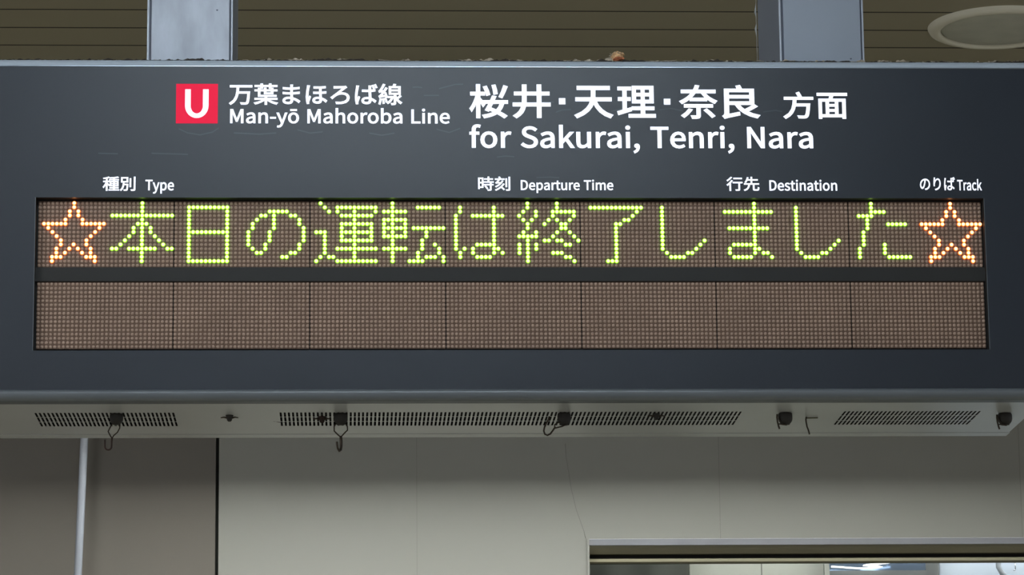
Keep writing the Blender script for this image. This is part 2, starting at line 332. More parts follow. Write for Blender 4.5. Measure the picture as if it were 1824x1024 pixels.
  '行': '1401:609,1092 609,992 1298,992 1298,1092/374,1178 229,1016 49,871 111,787 305,949 475,1136/548,706 548,605 1020,605 1020,24 1011,1 983,-7 763,-4 785,-57 798,-108 965,-107 1063,-92 1092,-76 1112,-52 1123,-20 1126,22 1126,605 1338,605 1338,706/430,877 348,757 250,643 144,539 35,451 109,363 189,432 269,510 269,-116 373,-116 373,625 456,731 529,840',
 },
 'L': {
  ' ': '400:',
  ',': '389:105,-266 190,-217 255,-150 295,-68 310,27 302,90 281,137 247,166 202,176 165,170 134,153 113,124 105,87 113,49 133,21 163,3 199,-3 214,-1 204,-61 176,-113 133,-157 74,-190',
  '-': '486:64,343 423,343 423,441 64,441',
  'D': '964:141,0 403,0 609,35 758,137 850,299 881,517 850,735 758,895 606,993 398,1027 141,1027/270,106 270,922 387,922 545,895 658,817 726,690 748,517 726,343 658,214 545,134 387,106',
  'L': '761:141,0 720,0 720,111 270,111 270,1027 141,1027',
  'M': '1137:141,0 258,0 258,569 252,719 241,871 246,871 329,637 524,104 611,104 804,637 887,871 892,871 881,719 875,569 875,0 996,0 996,1027 840,1027 644,478 573,263 567,263 493,478 297,1027 141,1027',
  'N': '1013:141,0 263,0 263,539 258,701 248,860 254,860 364,648 738,0 871,0 871,1027 748,1027 748,493 754,329 766,168 759,168 648,380 273,1027 141,1027',
  'S': '835:426,-18 571,4 680,67 750,159 775,273 758,373 713,448 646,504 563,548 417,611 357,638 302,672 262,718 246,783 260,845 299,891 359,921 438,931 506,925 567,906 623,876 672,836 739,919 679,970 608,1010 527,1036 438,1045 309,1025 207,968 139,882 115,773 134,674 183,600 251,547 324,510 471,445 539,413 593,377 630,329 643,262 628,194 586,141 518,107 427,95 348,104 273,130 204,170 144,223 67,133 140,70 225,23 321,-8',
  'T': '839:354,0 485,0 485,917 796,917 796,1027 43,1027 43,917 354,917',
  'a': '789:304,-18 373,-10 438,14 499,49 556,91 560,91 571,0 676,0 676,468 662,596 615,695 533,758 413,780 324,771 244,747 173,715 115,681 164,592 268,648 392,674 469,657 517,614 542,553 549,482 340,445 195,388 110,307 83,197 99,106 145,38 216,-4/340,85 287,92 245,113 216,150 206,206 223,273 281,327 387,368 549,396 549,185 495,142 444,110 393,92',
  'b': '866:464,-18 588,9 694,89 767,218 794,392 774,552 716,674 622,753 492,780 428,772 366,749 307,715 252,674 258,810 258,1115 129,1115 129,0 231,0 242,78 248,78 354,8/443,90 356,107 258,168 258,569 362,646 459,672 552,652 615,595 650,506 661,391 645,265 599,170 530,110',
  'c': '714:429,-18 496,-12 560,7 620,37 675,77 619,164 538,110 440,88 344,109 270,168 222,260 204,380 222,499 272,592 348,651 444,672 525,654 595,606 660,690 617,725 566,753 507,773 438,780 299,753 182,675 102,549 73,380 100,211 175,86 288,8',
  'e': '776:437,-18 510,-12 575,4 634,28 686,59 641,144 553,100 451,84 352,103 274,156 222,240 199,350 711,350 717,423 697,570 638,683 543,755 413,780 287,752 178,673 102,547 73,380 101,212 179,87 294,9/197,441 223,542 272,616 338,662 416,678 496,663 555,617 592,543 605,441',
  'f': '455:46,657 150,657 150,0 277,0 277,657 438,657 438,761 277,761 277,881 284,946 304,993 338,1021 385,1031 427,1026 471,1010 499,1109 440,1126 371,1133 273,1116 204,1065 163,987 150,882 150,761 46,754',
  'h': '850:129,0 258,0 258,552 311,602 360,639 410,661 465,668 530,656 575,620 601,557 609,465 609,0 737,0 737,482 723,610 680,703 608,761 504,780 431,770 366,743 306,702 252,653 258,810 258,1115 129,1115',
  'i': '385:129,0 258,0 258,761 129,761/193,917 228,923 255,941 272,968 279,1003 272,1036 255,1062 228,1079 193,1085 159,1079 132,1062 115,1036 109,1003 115,968 132,941 159,923',
  'k': '773:129,0 255,0 255,200 398,367 620,0 759,0 472,454 725,761 583,761 261,360 255,360 255,1115 129,1115',
  'm': '1297:129,0 258,0 258,552 308,603 357,639 404,661 448,668 511,656 555,620 581,557 590,465 590,0 717,0 717,552 769,603 818,639 864,661 909,668 972,656 1016,620 1042,557 1050,465 1050,0 1178,0 1178,482 1164,610 1121,703 1050,761 948,780 880,769 817,739 756,693 696,634 667,695 624,741 564,770 486,780 420,770 359,742 302,701 249,650 246,650 234,761 129,761',
  'n': '854:129,0 258,0 258,552 311,602 360,639 410,661 465,668 530,656 575,620 601,557 609,465 609,0 737,0 737,482 723,610 680,703 608,761 504,780 431,770 365,742 305,701 249,650 246,650 234,761 129,761',
  'o': '849:424,-18 558,8 670,86 747,211 776,380 747,549 670,675 558,753 424,780 291,753 179,675 102,549 73,380 102,211 179,86 291,8/424,88 334,109 265,168 220,260 204,380 220,499 265,592 334,651 424,672 514,651 584,592 630,499 646,380 630,260 584,168 514,109',
  'p': '868:129,-321 258,-321 258,-63 254,70 359,4 464,-18 588,9 694,89 767,218 794,392 774,552 716,674 622,753 492,780 426,771 363,748 304,713 249,672 246,672 234,761 129,761/443,90 356,107 258,168 258,569 362,646 459,672 552,652 615,595 650,506 661,391 645,265 599,170 530,110',
  'r': '543:129,0 258,0 258,489 300,571 348,625 399,656 448,665 488,662 522,653 546,763 509,776 465,780 403,769 346,737 294,687 249,622 246,622 234,761 129,761',
  's': '655:328,-18 446,0 533,48 586,120 604,207 583,298 530,361 455,405 373,438 311,462 259,489 222,524 209,570 217,613 243,648 287,672 350,681 442,661 522,613 584,693 536,727 480,755 417,773 349,780 238,763 155,717 104,649 87,564 106,481 158,420 229,377 308,345 371,320 426,290 466,251 482,200 473,154 445,116 398,91 332,81 268,88 210,106 157,135 106,172 45,87 104,45 173,12 248,-10',
  't': '528:367,-18 439,-9 508,10 483,106 441,92 396,85 341,95 304,124 285,169 279,231 279,657 486,657 486,761 279,761 279,975 172,975 158,761 38,754 38,657 151,657 151,235 162,131 199,51 265,0',
  'u': '850:352,-18 424,-8 489,19 548,63 602,119 606,119 616,0 723,0 723,761 595,761 595,221 543,163 494,123 444,100 389,92 324,104 280,140 255,203 246,294 246,761 118,761 118,279 132,150 174,57 247,1',
  'y': '730:141,-328 242,-307 320,-252 380,-168 426,-64 711,761 587,761 450,339 388,123 381,123 305,339 151,761 18,761 324,-1 307,-59 278,-124 241,-176 194,-210 136,-223 104,-218 77,-210 52,-312 92,-324',
  'ō': '849:424,-18 558,8 670,86 747,211 776,380 747,549 670,675 558,753 424,780 291,753 179,675 102,549 73,380 102,211 179,86 291,8/424,88 334,109 265,168 220,260 204,380 220,499 265,592 334,651 424,672 514,651 584,592 630,499 646,380 630,260 584,168 514,109/218,940 632,940 632,1031 218,1031',
 },
}

# ================================================================== SETTING
# ---- floor
tag(MB().box(-8, 8, -9, 2.06, FLOOR - 0.2, FLOOR).build('floor', M['floor']), kind='structure')

# ---- ceiling of long narrow slats over a dark backing that paints the shade in their joints
ceiling = tag(MB().box(-4, 4, -3.2, 2.05, CEIL + 0.0005, CEIL + 0.14).build('ceiling', M['slat_gap_shade']), kind='structure')
SP = 0.1003
slat_mesh = None
k0 = -46
for k in range(k0, 8):
    y0 = 1.2165 + SP * k
    if y0 > 2.0 - 0.03:
        break
    if slat_mesh is None:
        mb = MB()
        w = SP - 0.0058
        mb.profile([(0, 0.0012), (0, 0.0002), (0.0008, 0.0), (w - 0.0008, 0.0), (w, 0.0002), (w, 0.0012)], -4, 4)
        o = part(mb, 'ceiling_slat', M['slat'], ceiling)
        slat_mesh = o.data
    else:
        o = bpy.data.objects.new('ceiling_slat', slat_mesh)
        COL.objects.link(o)
        o.parent = ceiling
    o.location = (0, y0, CEIL)

# ---- back wall: base slab with the window opening, panels in front of it
WX0, WX1, WZ0, WZ1 = 0.2238, 1.62, -1.35, -0.1236
wall = MB()
for a in ((-4, WX0, FLOOR, CEIL + 0.01), (WX1, 4, FLOOR, CEIL + 0.01), (WX0, WX1, WZ1, CEIL + 0.01), (WX0, WX1, FLOOR, WZ0)):
    wall.box(a[0], a[1], 2.012, 2.06, a[2], a[3])
wall = tag(wall.build('wall_back', M['gap']), kind='structure')
def panel(boxes, m, name='wall_panel', label=None, y0=2.0):
    mb = MB()
    for a in boxes:
        mb.box(a[0], a[1], y0, 2.012, a[2], a[3])
    return part(mb, name, m, wall, label)
T = CEIL
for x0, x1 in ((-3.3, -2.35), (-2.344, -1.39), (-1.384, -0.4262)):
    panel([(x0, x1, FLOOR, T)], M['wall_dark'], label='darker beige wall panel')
g = 0.0004
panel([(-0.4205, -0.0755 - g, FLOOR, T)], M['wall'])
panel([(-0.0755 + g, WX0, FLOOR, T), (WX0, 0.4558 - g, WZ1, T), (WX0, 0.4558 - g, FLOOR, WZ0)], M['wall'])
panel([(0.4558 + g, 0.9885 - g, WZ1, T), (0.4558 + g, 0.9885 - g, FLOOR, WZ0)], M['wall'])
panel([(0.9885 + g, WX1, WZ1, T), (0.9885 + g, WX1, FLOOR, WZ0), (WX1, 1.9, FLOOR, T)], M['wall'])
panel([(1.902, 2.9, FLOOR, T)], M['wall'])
# shallow joint fillers (1 px seams) and the crack that runs to the window corner
for x in (-0.0755, 0.4558, 0.9885):
    z0 = FLOOR if x < WX0 else WZ1
    part(MB().box(x - g, x + g, 2.0003, 2.012, z0, T), 'joint_strip', M['joint'], wall)
crack = MB()
cp = [(0.1857, 0.0452), (0.1868, 0.02), (0.191, -0.0046), (0.1952, -0.035), (0.2036, -0.072), (0.2161, -0.1089), (0.219, -0.122)]
crack.tube([(x, 2.0002, z) for x, z in cp], 0.0005, seg=5)
part(crack, 'crack', M['joint'], wall, 'hairline crack running down to the window corner')

# ---- window
win = tag(MB().box(WX0, WX1, 2.012, 2.06, WZ0, WZ0 + 0.03).build('window_1', M['win_frame']), kind='structure')
part(MB().profile([(2.012, -0.1238), (1.9985, -0.1238), (1.9975, -0.1245), (1.9975, -0.1352), (2.012, -0.1368)], WX0 + 0.0015, WX1), 'head_flashing', M['win_white'], win, 'white head flashing over the window')
part(MB().profile([(2.012, -0.134), (2.000, -0.1352), (2.000, -0.140), (2.0015, -0.143), (2.0035, -0.1462), (2.006, -0.1495), (2.03, -0.1495), (2.03, -0.134)], WX0 + 0.0015, WX1), 'head_frame', M['win_frame'], win)
part(MB().box(WX0 + 0.0015, WX1, 2.022, 2.034, -0.158, -0.1495), 'track_slot', M['win_slot'], win, 'dark sliding track slot')
part(MB().profile([(2.012, -0.1565), (2.008, -0.158), (2.008, -0.163), (2.012, -0.1648), (2.028, -0.1648), (2.028, -0.1565)], WX0 + 0.0015, WX1), 'sash_rail', M['win_frame'], win)
part(MB().box(WX0 - 0.002, WX0 + 0.0014, 1.9965, 2.04, WZ0, WZ1), 'side_frame', M['wall'], win)
part(MB().box(WX0 + 0.002, WX1 - 0.002, 2.017, 2.021, WZ0 + 0.03, -0.1646), 'glass_pane', M['glass'], win, 'clear glass pane')

# ---- room behind the window
room = MB()
room.box(0.0, 2.2, 3.2, 3.24, FLOOR, 0.3)
room.box(-0.04, 0.0, 2.06, 3.24, FLOOR, 0.3)
room.box(2.2, 2.24, 2.06, 3.24, FLOOR, 0.3)
room.box(-0.04, 2.24, 2.06, 3.24, 0.3, 0.34)
room.box(-0.04, 2.24, 2.06, 3.24, FLOOR - 0.04, FLOOR)
tag(room.build('wall_room', M['beige']), kind='structure')

# ================================================================== WALL PIPE
pipe = MB()
pipe.tube([(-0.6525 + 0.031 * (z - 0.03), 1.955, z) for z in (0.598, 0.2, 0.03, -0.19, -0.8, -1.6, FLOOR)], 0.0068, seg=14)
pipe = part(pipe, 'conduit', M['pipe'], None)
pp = thing('wall_conduit', (-0.73, 1.955, FLOOR), 'thin white vertical conduit in front of the darker wall panel at the left', 'pipe')
pipe.parent = pp; pipe.location = -pp.location
for z in (-0.55, -1.7):
    x = -0.6525 + 0.031 * (z - 0.03)
    part(MB().box(x - 0.013, x + 0.013, 1.962, 2.0, z - 0.008, z + 0.008), 'pipe_clip', M['caulk'], pp)

# ================================================================== DEPARTURE BOARD
BX = 0.6262
ZT, ZB = 0.1745, -0.2390
board = thing('departure_board', (0, 0.116, ZB), 'wide dark grey hanging train departure board with backlit white lettering and lit dot matrix row', 'departure board')
OX0, OX1, OZ0, OZ1 = -0.5617, 0.5611, -0.1790, 0.0044
# housing shell
sh = MB()
sh.box(-BX, BX, 0.020, 0.244, ZT - 0.003, ZT)
sh.box(-BX, BX, 0.2415, 0.244, ZB + 0.002, ZT - 0.003)
sh.box(-BX, -BX + 0.0025, -0.010, 0.2415, ZB + 0.002, ZT - 0.003)
sh.box(BX - 0.0025, BX, -0.010, 0.2415, ZB + 0.002, ZT - 0.003)
part(sh, 'housing', M['shell'], board)
# face plate with the display opening; thin lighter lip around the opening
fp = MB()
FT, FB = 0.1640, -0.2256
for a in ((-BX, OX0, FB, FT), (OX1, BX, FB, FT), (OX0, OX1, OZ1, FT), (OX0, OX1, FB, OZ0)):
    fp.box(a[0], a[1], -0.012, -0.0095, a[2], a[3])
part(fp, 'face_plate', M['face'], board)
rv = MB()
for a in ((OX0 - 0.002, OX0, OZ0, OZ1), (OX1, OX1 + 0.002, OZ0, OZ1), (OX0 - 0.002, OX1 + 0.002, OZ1, OZ1 + 0.002), (OX0 - 0.002, OX1 + 0.002, OZ0 - 0.002, OZ0)):
    rv.box(a[0], a[1], -0.0095, 0.006, a[2], a[3])
part(rv, 'display_reveal', M['divider'], board, 'black reveal around the display')
for xl in (OX0 - 0.0007, OX1):
    part(MB().box(xl, xl + 0.0007, -0.0123, -0.0095, OZ0, OZ1), 'opening_lip', M['trim'], board, 'thin bright edge of the display opening')
# trims
tt = MB()
tt.profile([(-0.0095, FT + 0.0012), (-0.0124, FT + 0.0012), (-0.0105, FT + 0.0055), (-0.0080, FT + 0.0085), (-0.0045, FT + 0.0103),
            (0.0, ZT), (0.020, ZT), (0.020, ZT - 0.004), (-0.0095, ZT - 0.004)], -BX, BX)
part(tt, 'top_trim', M['top_trim_lit'], board, 'bevelled top edge, coloured paler for the light on it')
part(MB().profile([(-0.0095, FT), (-0.0126, FT), (-0.0129, FT + 0.0003), (-0.0129, FT + 0.0010), (-0.0125, FT + 0.0013), (-0.0095, FT + 0.0013)], -BX, BX), 'edge_bead', M['bead'], board, 'thin polished bead under the top edge')
bt = MB()
_arc = [(-0.0095, FB), (-0.0120, FB), (-0.0138, FB - 0.0006), (-0.0152, FB - 0.0018), (-0.0160, FB - 0.0033)]
_arc += [(-0.0058 - 0.0104 * math.cos(a), ZB + 0.0092 - 0.0092 * math.sin(a)) for a in [math.pi / 2 * k / 12 for k in range(0, 13)]]
_arc += [(0.0066, ZB), (0.0066, ZB + 0.003), (-0.0095, ZB + 0.003)]
bt.profile(_arc, -BX, BX)
for _i, _f in enumerate(bt.f):
    if len(_f) == 4 and _i < len(_arc) - 4: bt.smooth[_i] = True
part(bt, 'bottom_trim', [M['trim']], board, 'rounded grey bottom edge')
# underside panel with three blocks of real slots
def slotted(x0, x1, y0, y1, z, th):
    mb = MB()
    rows = [(0.0663, 0.0958), (0.0986, 0.1282), (0.1310, 0.1606)]
    blocks = [(-0.5659, -0.4012, 34), (-0.2764, 0.2748, 113), (0.3981, 0.5627, 34)]
    holes = []
    for bx0, bx1, n in blocks:
        p = (bx1 - bx0 - 0.0024) / (n - 1)
        for i in range(n):
            holes.append((bx0 + p * i, bx0 + p * i + 0.0024))
    def quad(xa, xb, ya, yb):
        mb.add([(xa, ya, z), (xb, ya, z), (xb, yb, z), (xa, yb, z)], [(0, 1, 2, 3)])
    ys = [y0] + [q for r in rows for q in r] + [y1]
    quad(x0, x1, ys[0], ys[1]); quad(x0, x1, ys[2], ys[3]); quad(x0, x1, ys[4], ys[5]); quad(x0, x1, ys[6], ys[7])
    for ya, yb in rows:
        px = x0
        for hx0, hx1 in holes:
            quad(px, hx0, ya, yb)
            c = 0.0009
            o = [(hx0 + c, ya), (hx1 - c, ya), (hx1, ya + c * 1.6), (hx1, yb - c * 1.6), (hx1 - c, yb), (hx0 + c, yb), (hx0, yb - c * 1.6), (hx0, ya + c * 1.6)]
            V = [(a, b, z) for a, b in o] + [(a, b, z + th) for a, b in o]
            mb.add(V, [(i, (i + 1) % 8, 8 + (i + 1) % 8, 8 + i) for i in range(8)], 1)  # slot walls coloured black to stand for the shade inside
            for tri in (((hx0, ya), o[0], o[7]), ((hx1, ya), o[2], o[1]), ((hx1, yb), o[4], o[3]), ((hx0, yb), o[6], o[5])):
                mb.add([(a, b, z) for a, b in tri], [(0, 1, 2)])
            px = hx1
        quad(px, x1, ya, yb)
    # rim thickness
    for a, b in (((x0, y0), (x1, y0)), ((x1, y0), (x1, y1)), ((x1, y1), (x0, y1)), ((x0, y1), (x0, y0))):
        mb.add([(a[0], a[1], z), (b[0], b[1], z), (b[0], b[1], z + th), (a[0], a[1], z + th)], [(0, 1, 2, 3)])
    return mb
part(slotted(-BX + 0.001, BX - 0.001, 0.0080, 0.2188, ZB, 0.0015), 'vent_panel', [M['under'], M['black']], board, 'pale underside panel pierced by three blocks of vent slots', recalc=False)
part(MB().box(-BX, BX, 0.2202, 0.244, ZB - 0.0004, ZB + 0.002), 'rear_lip', M['under'], board)
for ya, yb in ((0.0066, 0.0080), (0.2188, 0.2202)):
    part(MB().box(-BX + 0.001, BX - 0.001, ya, yb, ZB + 0.0001, ZB + 0.0012), 'panel_seam', M['black'], board, 'dark seam along the underside panel')
part(MB().box(-BX + 0.003, BX - 0.003, -0.004, 0.2415, ZB + 0.009, ZB + 0.012), 'inner_baffle', M['black'], board)
# divider between the two rows
part(MB().bbox(OX0 - 0.001, OX1 + 0.001, -0.0028, 0.003, -0.0950 + 0.0002, -0.0775 - 0.0002, 0.0006), 'divider_bar', M['divider'], board, 'black bar between the two display rows')

# ---- dot matrix modules: 224 x 16 lamps per row, 7 modules per row
P = 0.005
star = {0: '8', 1: '8', 2: '7 9', 3: '7 9', 4: '6 10', 5: '1-6 10-15', 6: '2 14', 7: '3 13', 8: '4 12', 9: '5 11', 10: '5 8 11', 11: '4 7 9 12',
        12: '4 6 10 12', 13: '3-5 11-13', 14: '3 13'}
shi = {1: '3', 2: '3', 3: '3', 4: '3', 5: '3', 6: '3', 7: '3', 8: '3', 9: '3 13', 10: '3 12', 11: '3 11', 12: '4 9 10', 13: '5-8'}
CH = [
    ('o', star),
    ('g', {0: '8', 1: '8', 2: '8', 3: '1-15', 4: '8', 5: '7-9', 6: '6 8 10', 7: '6 8 10', 8: '5 8 11', 9: '4 8 12', 10: '3 8 13', 11: '1 2 5-11 14 15', 12: '8', 13: '8', 14: '8'}),
    ('g', {1: '3-12', 2: '3 12', 3: '3 12', 4: '3 12', 5: '3 12', 6: '3 12', 7: '3-12', 8: '3 12', 9: '3 12', 10: '3 12', 11: '3 12', 12: '3 12', 13: '3 12', 14: '3-12'}),
    ('g', {2: '6-10', 3: '4 5 7 11 12', 4: '3 7 13', 5: '2 7 13', 6: '2 7 14', 7: '1 6 14', 8: '1 6 14', 9: '1 6 14', 10: '1 5 13', 11: '2 5 13', 12: '3 4 11 12', 13: '9 10'}),
    ('g', {0: '2', 1: '3 6-15', 2: '4 6 10 15', 3: '7-14', 4: '10', 5: '7-14', 6: '7 10 14', 7: '1-3 7-14', 8: '3 7 10 14', 9: '3 7-14', 10: '3 10', 11: '3 6-15', 12: '3 10', 13: '2 4 5 10', 14: '1 6-15'}),
    ('g', {0: '3', 1: '3 9-14', 2: '1-6', 3: '3', 4: '1-6', 5: '1 3 6', 6: '1-6 8-15', 7: '1 3 6 11', 8: '1-6 11', 9: '3 10', 10: '3 10 13', 11: '1-6 10 14', 12: '3 9 14', 13: '3 9 11-13 15', 14: '3 7-10 15'}),
    ('g', {1: '3 11', 2: '3 11', 3: '2 6-13', 4: '2 11', 5: '2 11', 6: '2 11', 7: '2 11', 8: '2 11', 9: '2 11', 10: '2 7-11', 11: '2 4 6 11 12', 12: '3 6 11 13', 13: '3 7-10'}),
    ('g', {0: '3 10', 1: '3 10', 2: '2 5 9-14', 3: '1 5 9 14', 4: '2 4 8 10 13', 5: '3 7 11 12', 6: '3 11 12', 7: '2 5 10 13', 8: '1-5 9 14', 9: '3 7 8 10 11 15', 10: '1 3 5 12 13', 11: '1 3 5', 12: '1 3 9-11', 13: '3 12 13', 14: '3 14'}),
    ('g', {1: '2-14', 2: '13', 3: '12', 4: '10 11', 5: '8 9', 6: '8', 7: '8', 8: '8', 9: '8', 10: '8', 11: '8', 12: '8', 13: '8', 14: '6-8'}),
    ('g', shi),
    ('g', {0: '9', 1: '9', 2: '2-13', 3: '9', 4: '9', 5: '9', 6: '3-12', 7: '9', 8: '9', 9: '9', 10: '4-9', 11: '3 9 10', 12: '3 9 11 12', 13: '4-8 13'}),
    ('g', shi),
    ('g', {0: '5', 1: '5', 2: '5-8', 3: '2-5', 4: '4', 5: '4 9-13', 6: '4', 7: '3', 8: '3', 9: '3', 10: '3 8', 11: '2 8', 12: '2 8', 13: '2 9-14'}),
    ('o', star),
]
def cells(d):
    out = []
    for r, s in d.items():
        for t in s.split():
            a, b = (t.split('-') + [t])[:2] if '-' in t else (t, t)
            out += [(c, r) for c in range(int(a), int(b) + 1)]
    return out
def lamp(mb, x, z, rings, seg, mats):
    """a small domed lens facing -Y; rings = [(radius, protrusion)...] from rim to centre"""
    V, F, MI = [], [], []
    for r, h in rings:
        for k in range(seg):
            a = 2 * math.pi * (k + 0.5) / seg
            V.append((x + r * math.cos(a), -h, z + r * math.sin(a)))
    n = len(rings)
    V.append((x, -rings[-1][1] * 1.12, z))
    base = len(mb.v)
    mb.v += V
    for i in range(n - 1):
        for k in range(seg):
            mb.f.append((base + i * seg + k, base + i * seg + (k + 1) % seg, base + (i + 1) * seg + (k + 1) % seg, base + (i + 1) * seg + k))
            mb.mi.append(mats[i]); mb.smooth.append(True)
    for k in range(seg):
        mb.f.append((base + (n - 1) * seg + k, base + (n - 1) * seg + (k + 1) % seg, base + n * seg))
        mb.mi.append(mats[n - 1]); mb.smooth.append(True)
LIT = set()
for ci, (c, d) in enumerate(CH):
    for (a, r) in cells(d):
        LIT.add((0, ci * 16 + a, r))
for row in range(2):
    for mi_ in range(7):
        xa = (mi_ * 32 - 112) * P
        zt = 0.0025 if row == 0 else -0.0950
        mb = MB()
        e = 0.0006
        mb.box(xa + e, xa + 32 * P - e, 0.0, 0.0035, zt - 16 * P, zt)
        mod = part(mb, 'led_module', M['module'], board)
        un = MB()
        for cc in range(32):
            for rr in range(16):
                col = mi_ * 32 + cc
                if (row, col, rr) in LIT:
                    continue
                lamp(un, xa + (cc + 0.5) * P, zt - (rr + 0.5) * P, [(0.0021, 0.0), (0.0019, 0.0007), (0.0010, 0.0011)], 8, [0, 0, 0])
        part(un, 'unlit_lamps', M['dot'], mod, kind='stuff', recalc=False)
        if row == 0:
            for half in range(2):
                c, d = CH[mi_ * 2 + half]
                lm = MB()
                for (a, r) in cells(d):
                    lamp(lm, xa + (half * 16 + a + 0.5) * P, zt - (r + 0.5) * P,
                         [(0.00268, 0.0004), (0.00234, 0.0014), (0.00193, 0.0020), (0.0010, 0.0024)], 12, [0, 1, 2, 2])
                mm = [M[c + '_rim'], M[c + '_mid'], M[c + '_core']]
                part(lm, 'lit_star' if c == 'o' else 'lit_character', mm, mod,
                     'glowing orange dotted star' if c == 'o' else 'glowing green dotted character', recalc=False)
# seams between modules
part(MB().box(OX0, OX1, 0.0036, 0.006, OZ0, OZ1), 'display_back', M['black'], board)

# ---- lettering: flat backlit print on the face, outlines as polygons
def letter_mesh(loops, xf):
    cu = bpy.data.curves.new('outline', 'CURVE')
    cu.dimensions = '2D'
    cu.fill_mode = 'BOTH'
    cu.extrude = 0.0002
    for L in loops:
        sp = cu.splines.new('POLY')
        sp.points.add(len(L) - 1)
        sp.use_cyclic_u = True
        for i, (x, y) in enumerate(L):
            a, b = xf(x, y)
            sp.points[i].co = (a, b, 0, 1)
    o = bpy.data.objects.new('outline', cu)
    COL.objects.link(o)
    me = bpy.data.meshes.new_from_object(o.evaluated_get(bpy.context.evaluated_depsgraph_get()))
    bpy.data.objects.remove(o)
    bpy.data.curves.remove(cu)
    return me
def decode(s):
    w, rest = s.split(':')
    return int(w), [[tuple(int(q) for q in p.split(',')) for p in L.split()] for L in rest.split('/') if L]
def text_loops(gs, txt):
    pen, out = 0, []
    for ch in txt:
        w, loops = decode(GLYPHS[gs][ch])
        out += [[(x + pen, y) for x, y in L] for L in loops]
        pen += w
    return out
BOLD = {'J': 24, 'K': 27, 'S': 22, 'L': 26, '.': 0}   # stroke weight added round every outline, in outline units
def embolden(mb, loops, xf, w):
    for L in loops:
        n = len(L)
        for i in range(n):
            (x0, y0), (x1, y1) = L[i], L[(i + 1) % n]
            d = math.hypot(x1 - x0, y1 - y0)
            if d < 1e-6: continue
            nx, ny = -(y1 - y0) / d * w, (x1 - x0) / d * w
            q = [xf(x0 + nx, y0 + ny), xf(x1 + nx, y1 + ny), xf(x1 - nx, y1 - ny), xf(x0 - nx, y0 - ny)]
            mb.add([(a, -0.01240, b) for a, b in q], [(0, 1, 2, 3)])
            # corner piece: fills the outside of the bend
            xp, yp = L[i - 1]
            d2 = math.hypot(x0 - xp, y0 - yp)
            if d2 < 1e-6: continue
            ux, uy, vx, vy = (x0 - xp) / d2, (y0 - yp) / d2, (x1 - x0) / d, (y1 - y0) / d
            cr = ux * vy - uy * vx
            dt = ux * vx + uy * vy
            if abs(cr) < 0.05: continue
            sg = -1 if cr > 0 else 1
            a = (x0 - uy * w * sg, y0 + ux * w * sg)
            c = (x0 - vy * w * sg, y0 + vx * w * sg)
            k = 1 / max(0.35, 1 + dt)
            mpt = (x0 + (-uy - vy) * w * sg * k, y0 + (ux + vx) * w * sg * k)
            q = [xf(x0, y0), xf(*a), xf(*mpt), xf(*c)]
            mb.add([(p_, -0.01240, r_) for p_, r_ in q], [(0, 1, 2, 3)])

def place_text(items, name, label, m=None):
    mb = MB()
    for gs, txt, x0, x1, z0, z1 in items:
        loops = [[(0, 0), (1, 0), (1, 1), (0, 1)]] if gs == '.' else text_loops(gs, txt)
        xs = [p[0] for L in loops for p in L]; zs = [p[1] for L in loops for p in L]
        w = BOLD[gs]
        ax, bx_, az, bz = min(xs) - w, max(xs) + w, min(zs) - w, max(zs) + w
        xf = lambda x, y: (x0 + (x - ax) / (bx_ - ax) * (x1 - x0), z0 + (y - az) / (bz - az) * (z1 - z0))
        me = letter_mesh(loops, xf)
        mb.add([(v.co.x, -0.01215 - v.co.z * 1.0, v.co.y) for v in me.vertices], [tuple(p.vertices) for p in me.polygons])
        bpy.data.meshes.remove(me)
        if w: embolden(mb, loops, xf, w)
    return part(mb, name, m or M['white_letter'], board, label)
place_text([('J', '万葉まほろば線', -0.3361, -0.1307, 0.1172, 0.1437)], 'line_name_lettering', 'white Japanese line name')
place_text([('L', 'Man-yō Mahoroba Line', -0.3346, -0.0742, 0.0895, 0.1136)], 'line_name_lettering', 'white Latin line name')
place_text([('K', '桜', -0.0509, -0.0047, 0.1013, 0.1435), ('K', '井', 0.0006, 0.0461, 0.1014, 0.1433), ('.', '', 0.0559, 0.0636, 0.1188, 0.1264),
            ('K', '天', 0.0743, 0.1205, 0.1016, 0.1417), ('K', '理', 0.1253, 0.1716, 0.1024, 0.1419), ('.', '', 0.1813, 0.1891, 0.1187, 0.126),
            ('K', '奈', 0.1998, 0.2452, 0.1011, 0.1431), ('K', '良', 0.2509, 0.2964, 0.1013, 0.1432)], 'direction_lettering', 'large white Japanese place names')
place_text([('K', '方', 0.3242, 0.3607, 0.1014, 0.135), ('K', '面', 0.3647, 0.4015, 0.1015, 0.1338)], 'direction_lettering', 'smaller white Japanese word after the place names')
place_text([('L', 'for Sakurai, Tenri, Nara', -0.0512, 0.359, 0.0587, 0.0941)], 'direction_lettering', 'large white Latin direction text')
place_text([('S', '種別', -0.4837, -0.4452, 0.0121, 0.0296), ('L', 'Type', -0.4336, -0.4, 0.0089, 0.0258)], 'column_heading', 'small white heading for train type')
place_text([('S', '時刻', -0.0413, -0.0031, 0.0127, 0.0302), ('L', 'Departure Time', 0.0093, 0.1192, 0.0101, 0.0265)], 'column_heading', 'small white heading for departure time')
place_text([('S', '行先', 0.254, 0.2932, 0.0128, 0.0302), ('L', 'Destination', 0.3051, 0.3861, 0.0131, 0.0267)], 'column_heading', 'small white heading for destination')
place_text([('S', 'のりば', 0.4853, 0.5274, 0.0138, 0.0302), ('L', 'Track', 0.5301, 0.5594, 0.0136, 0.0278)], 'column_heading', 'small white heading for track')
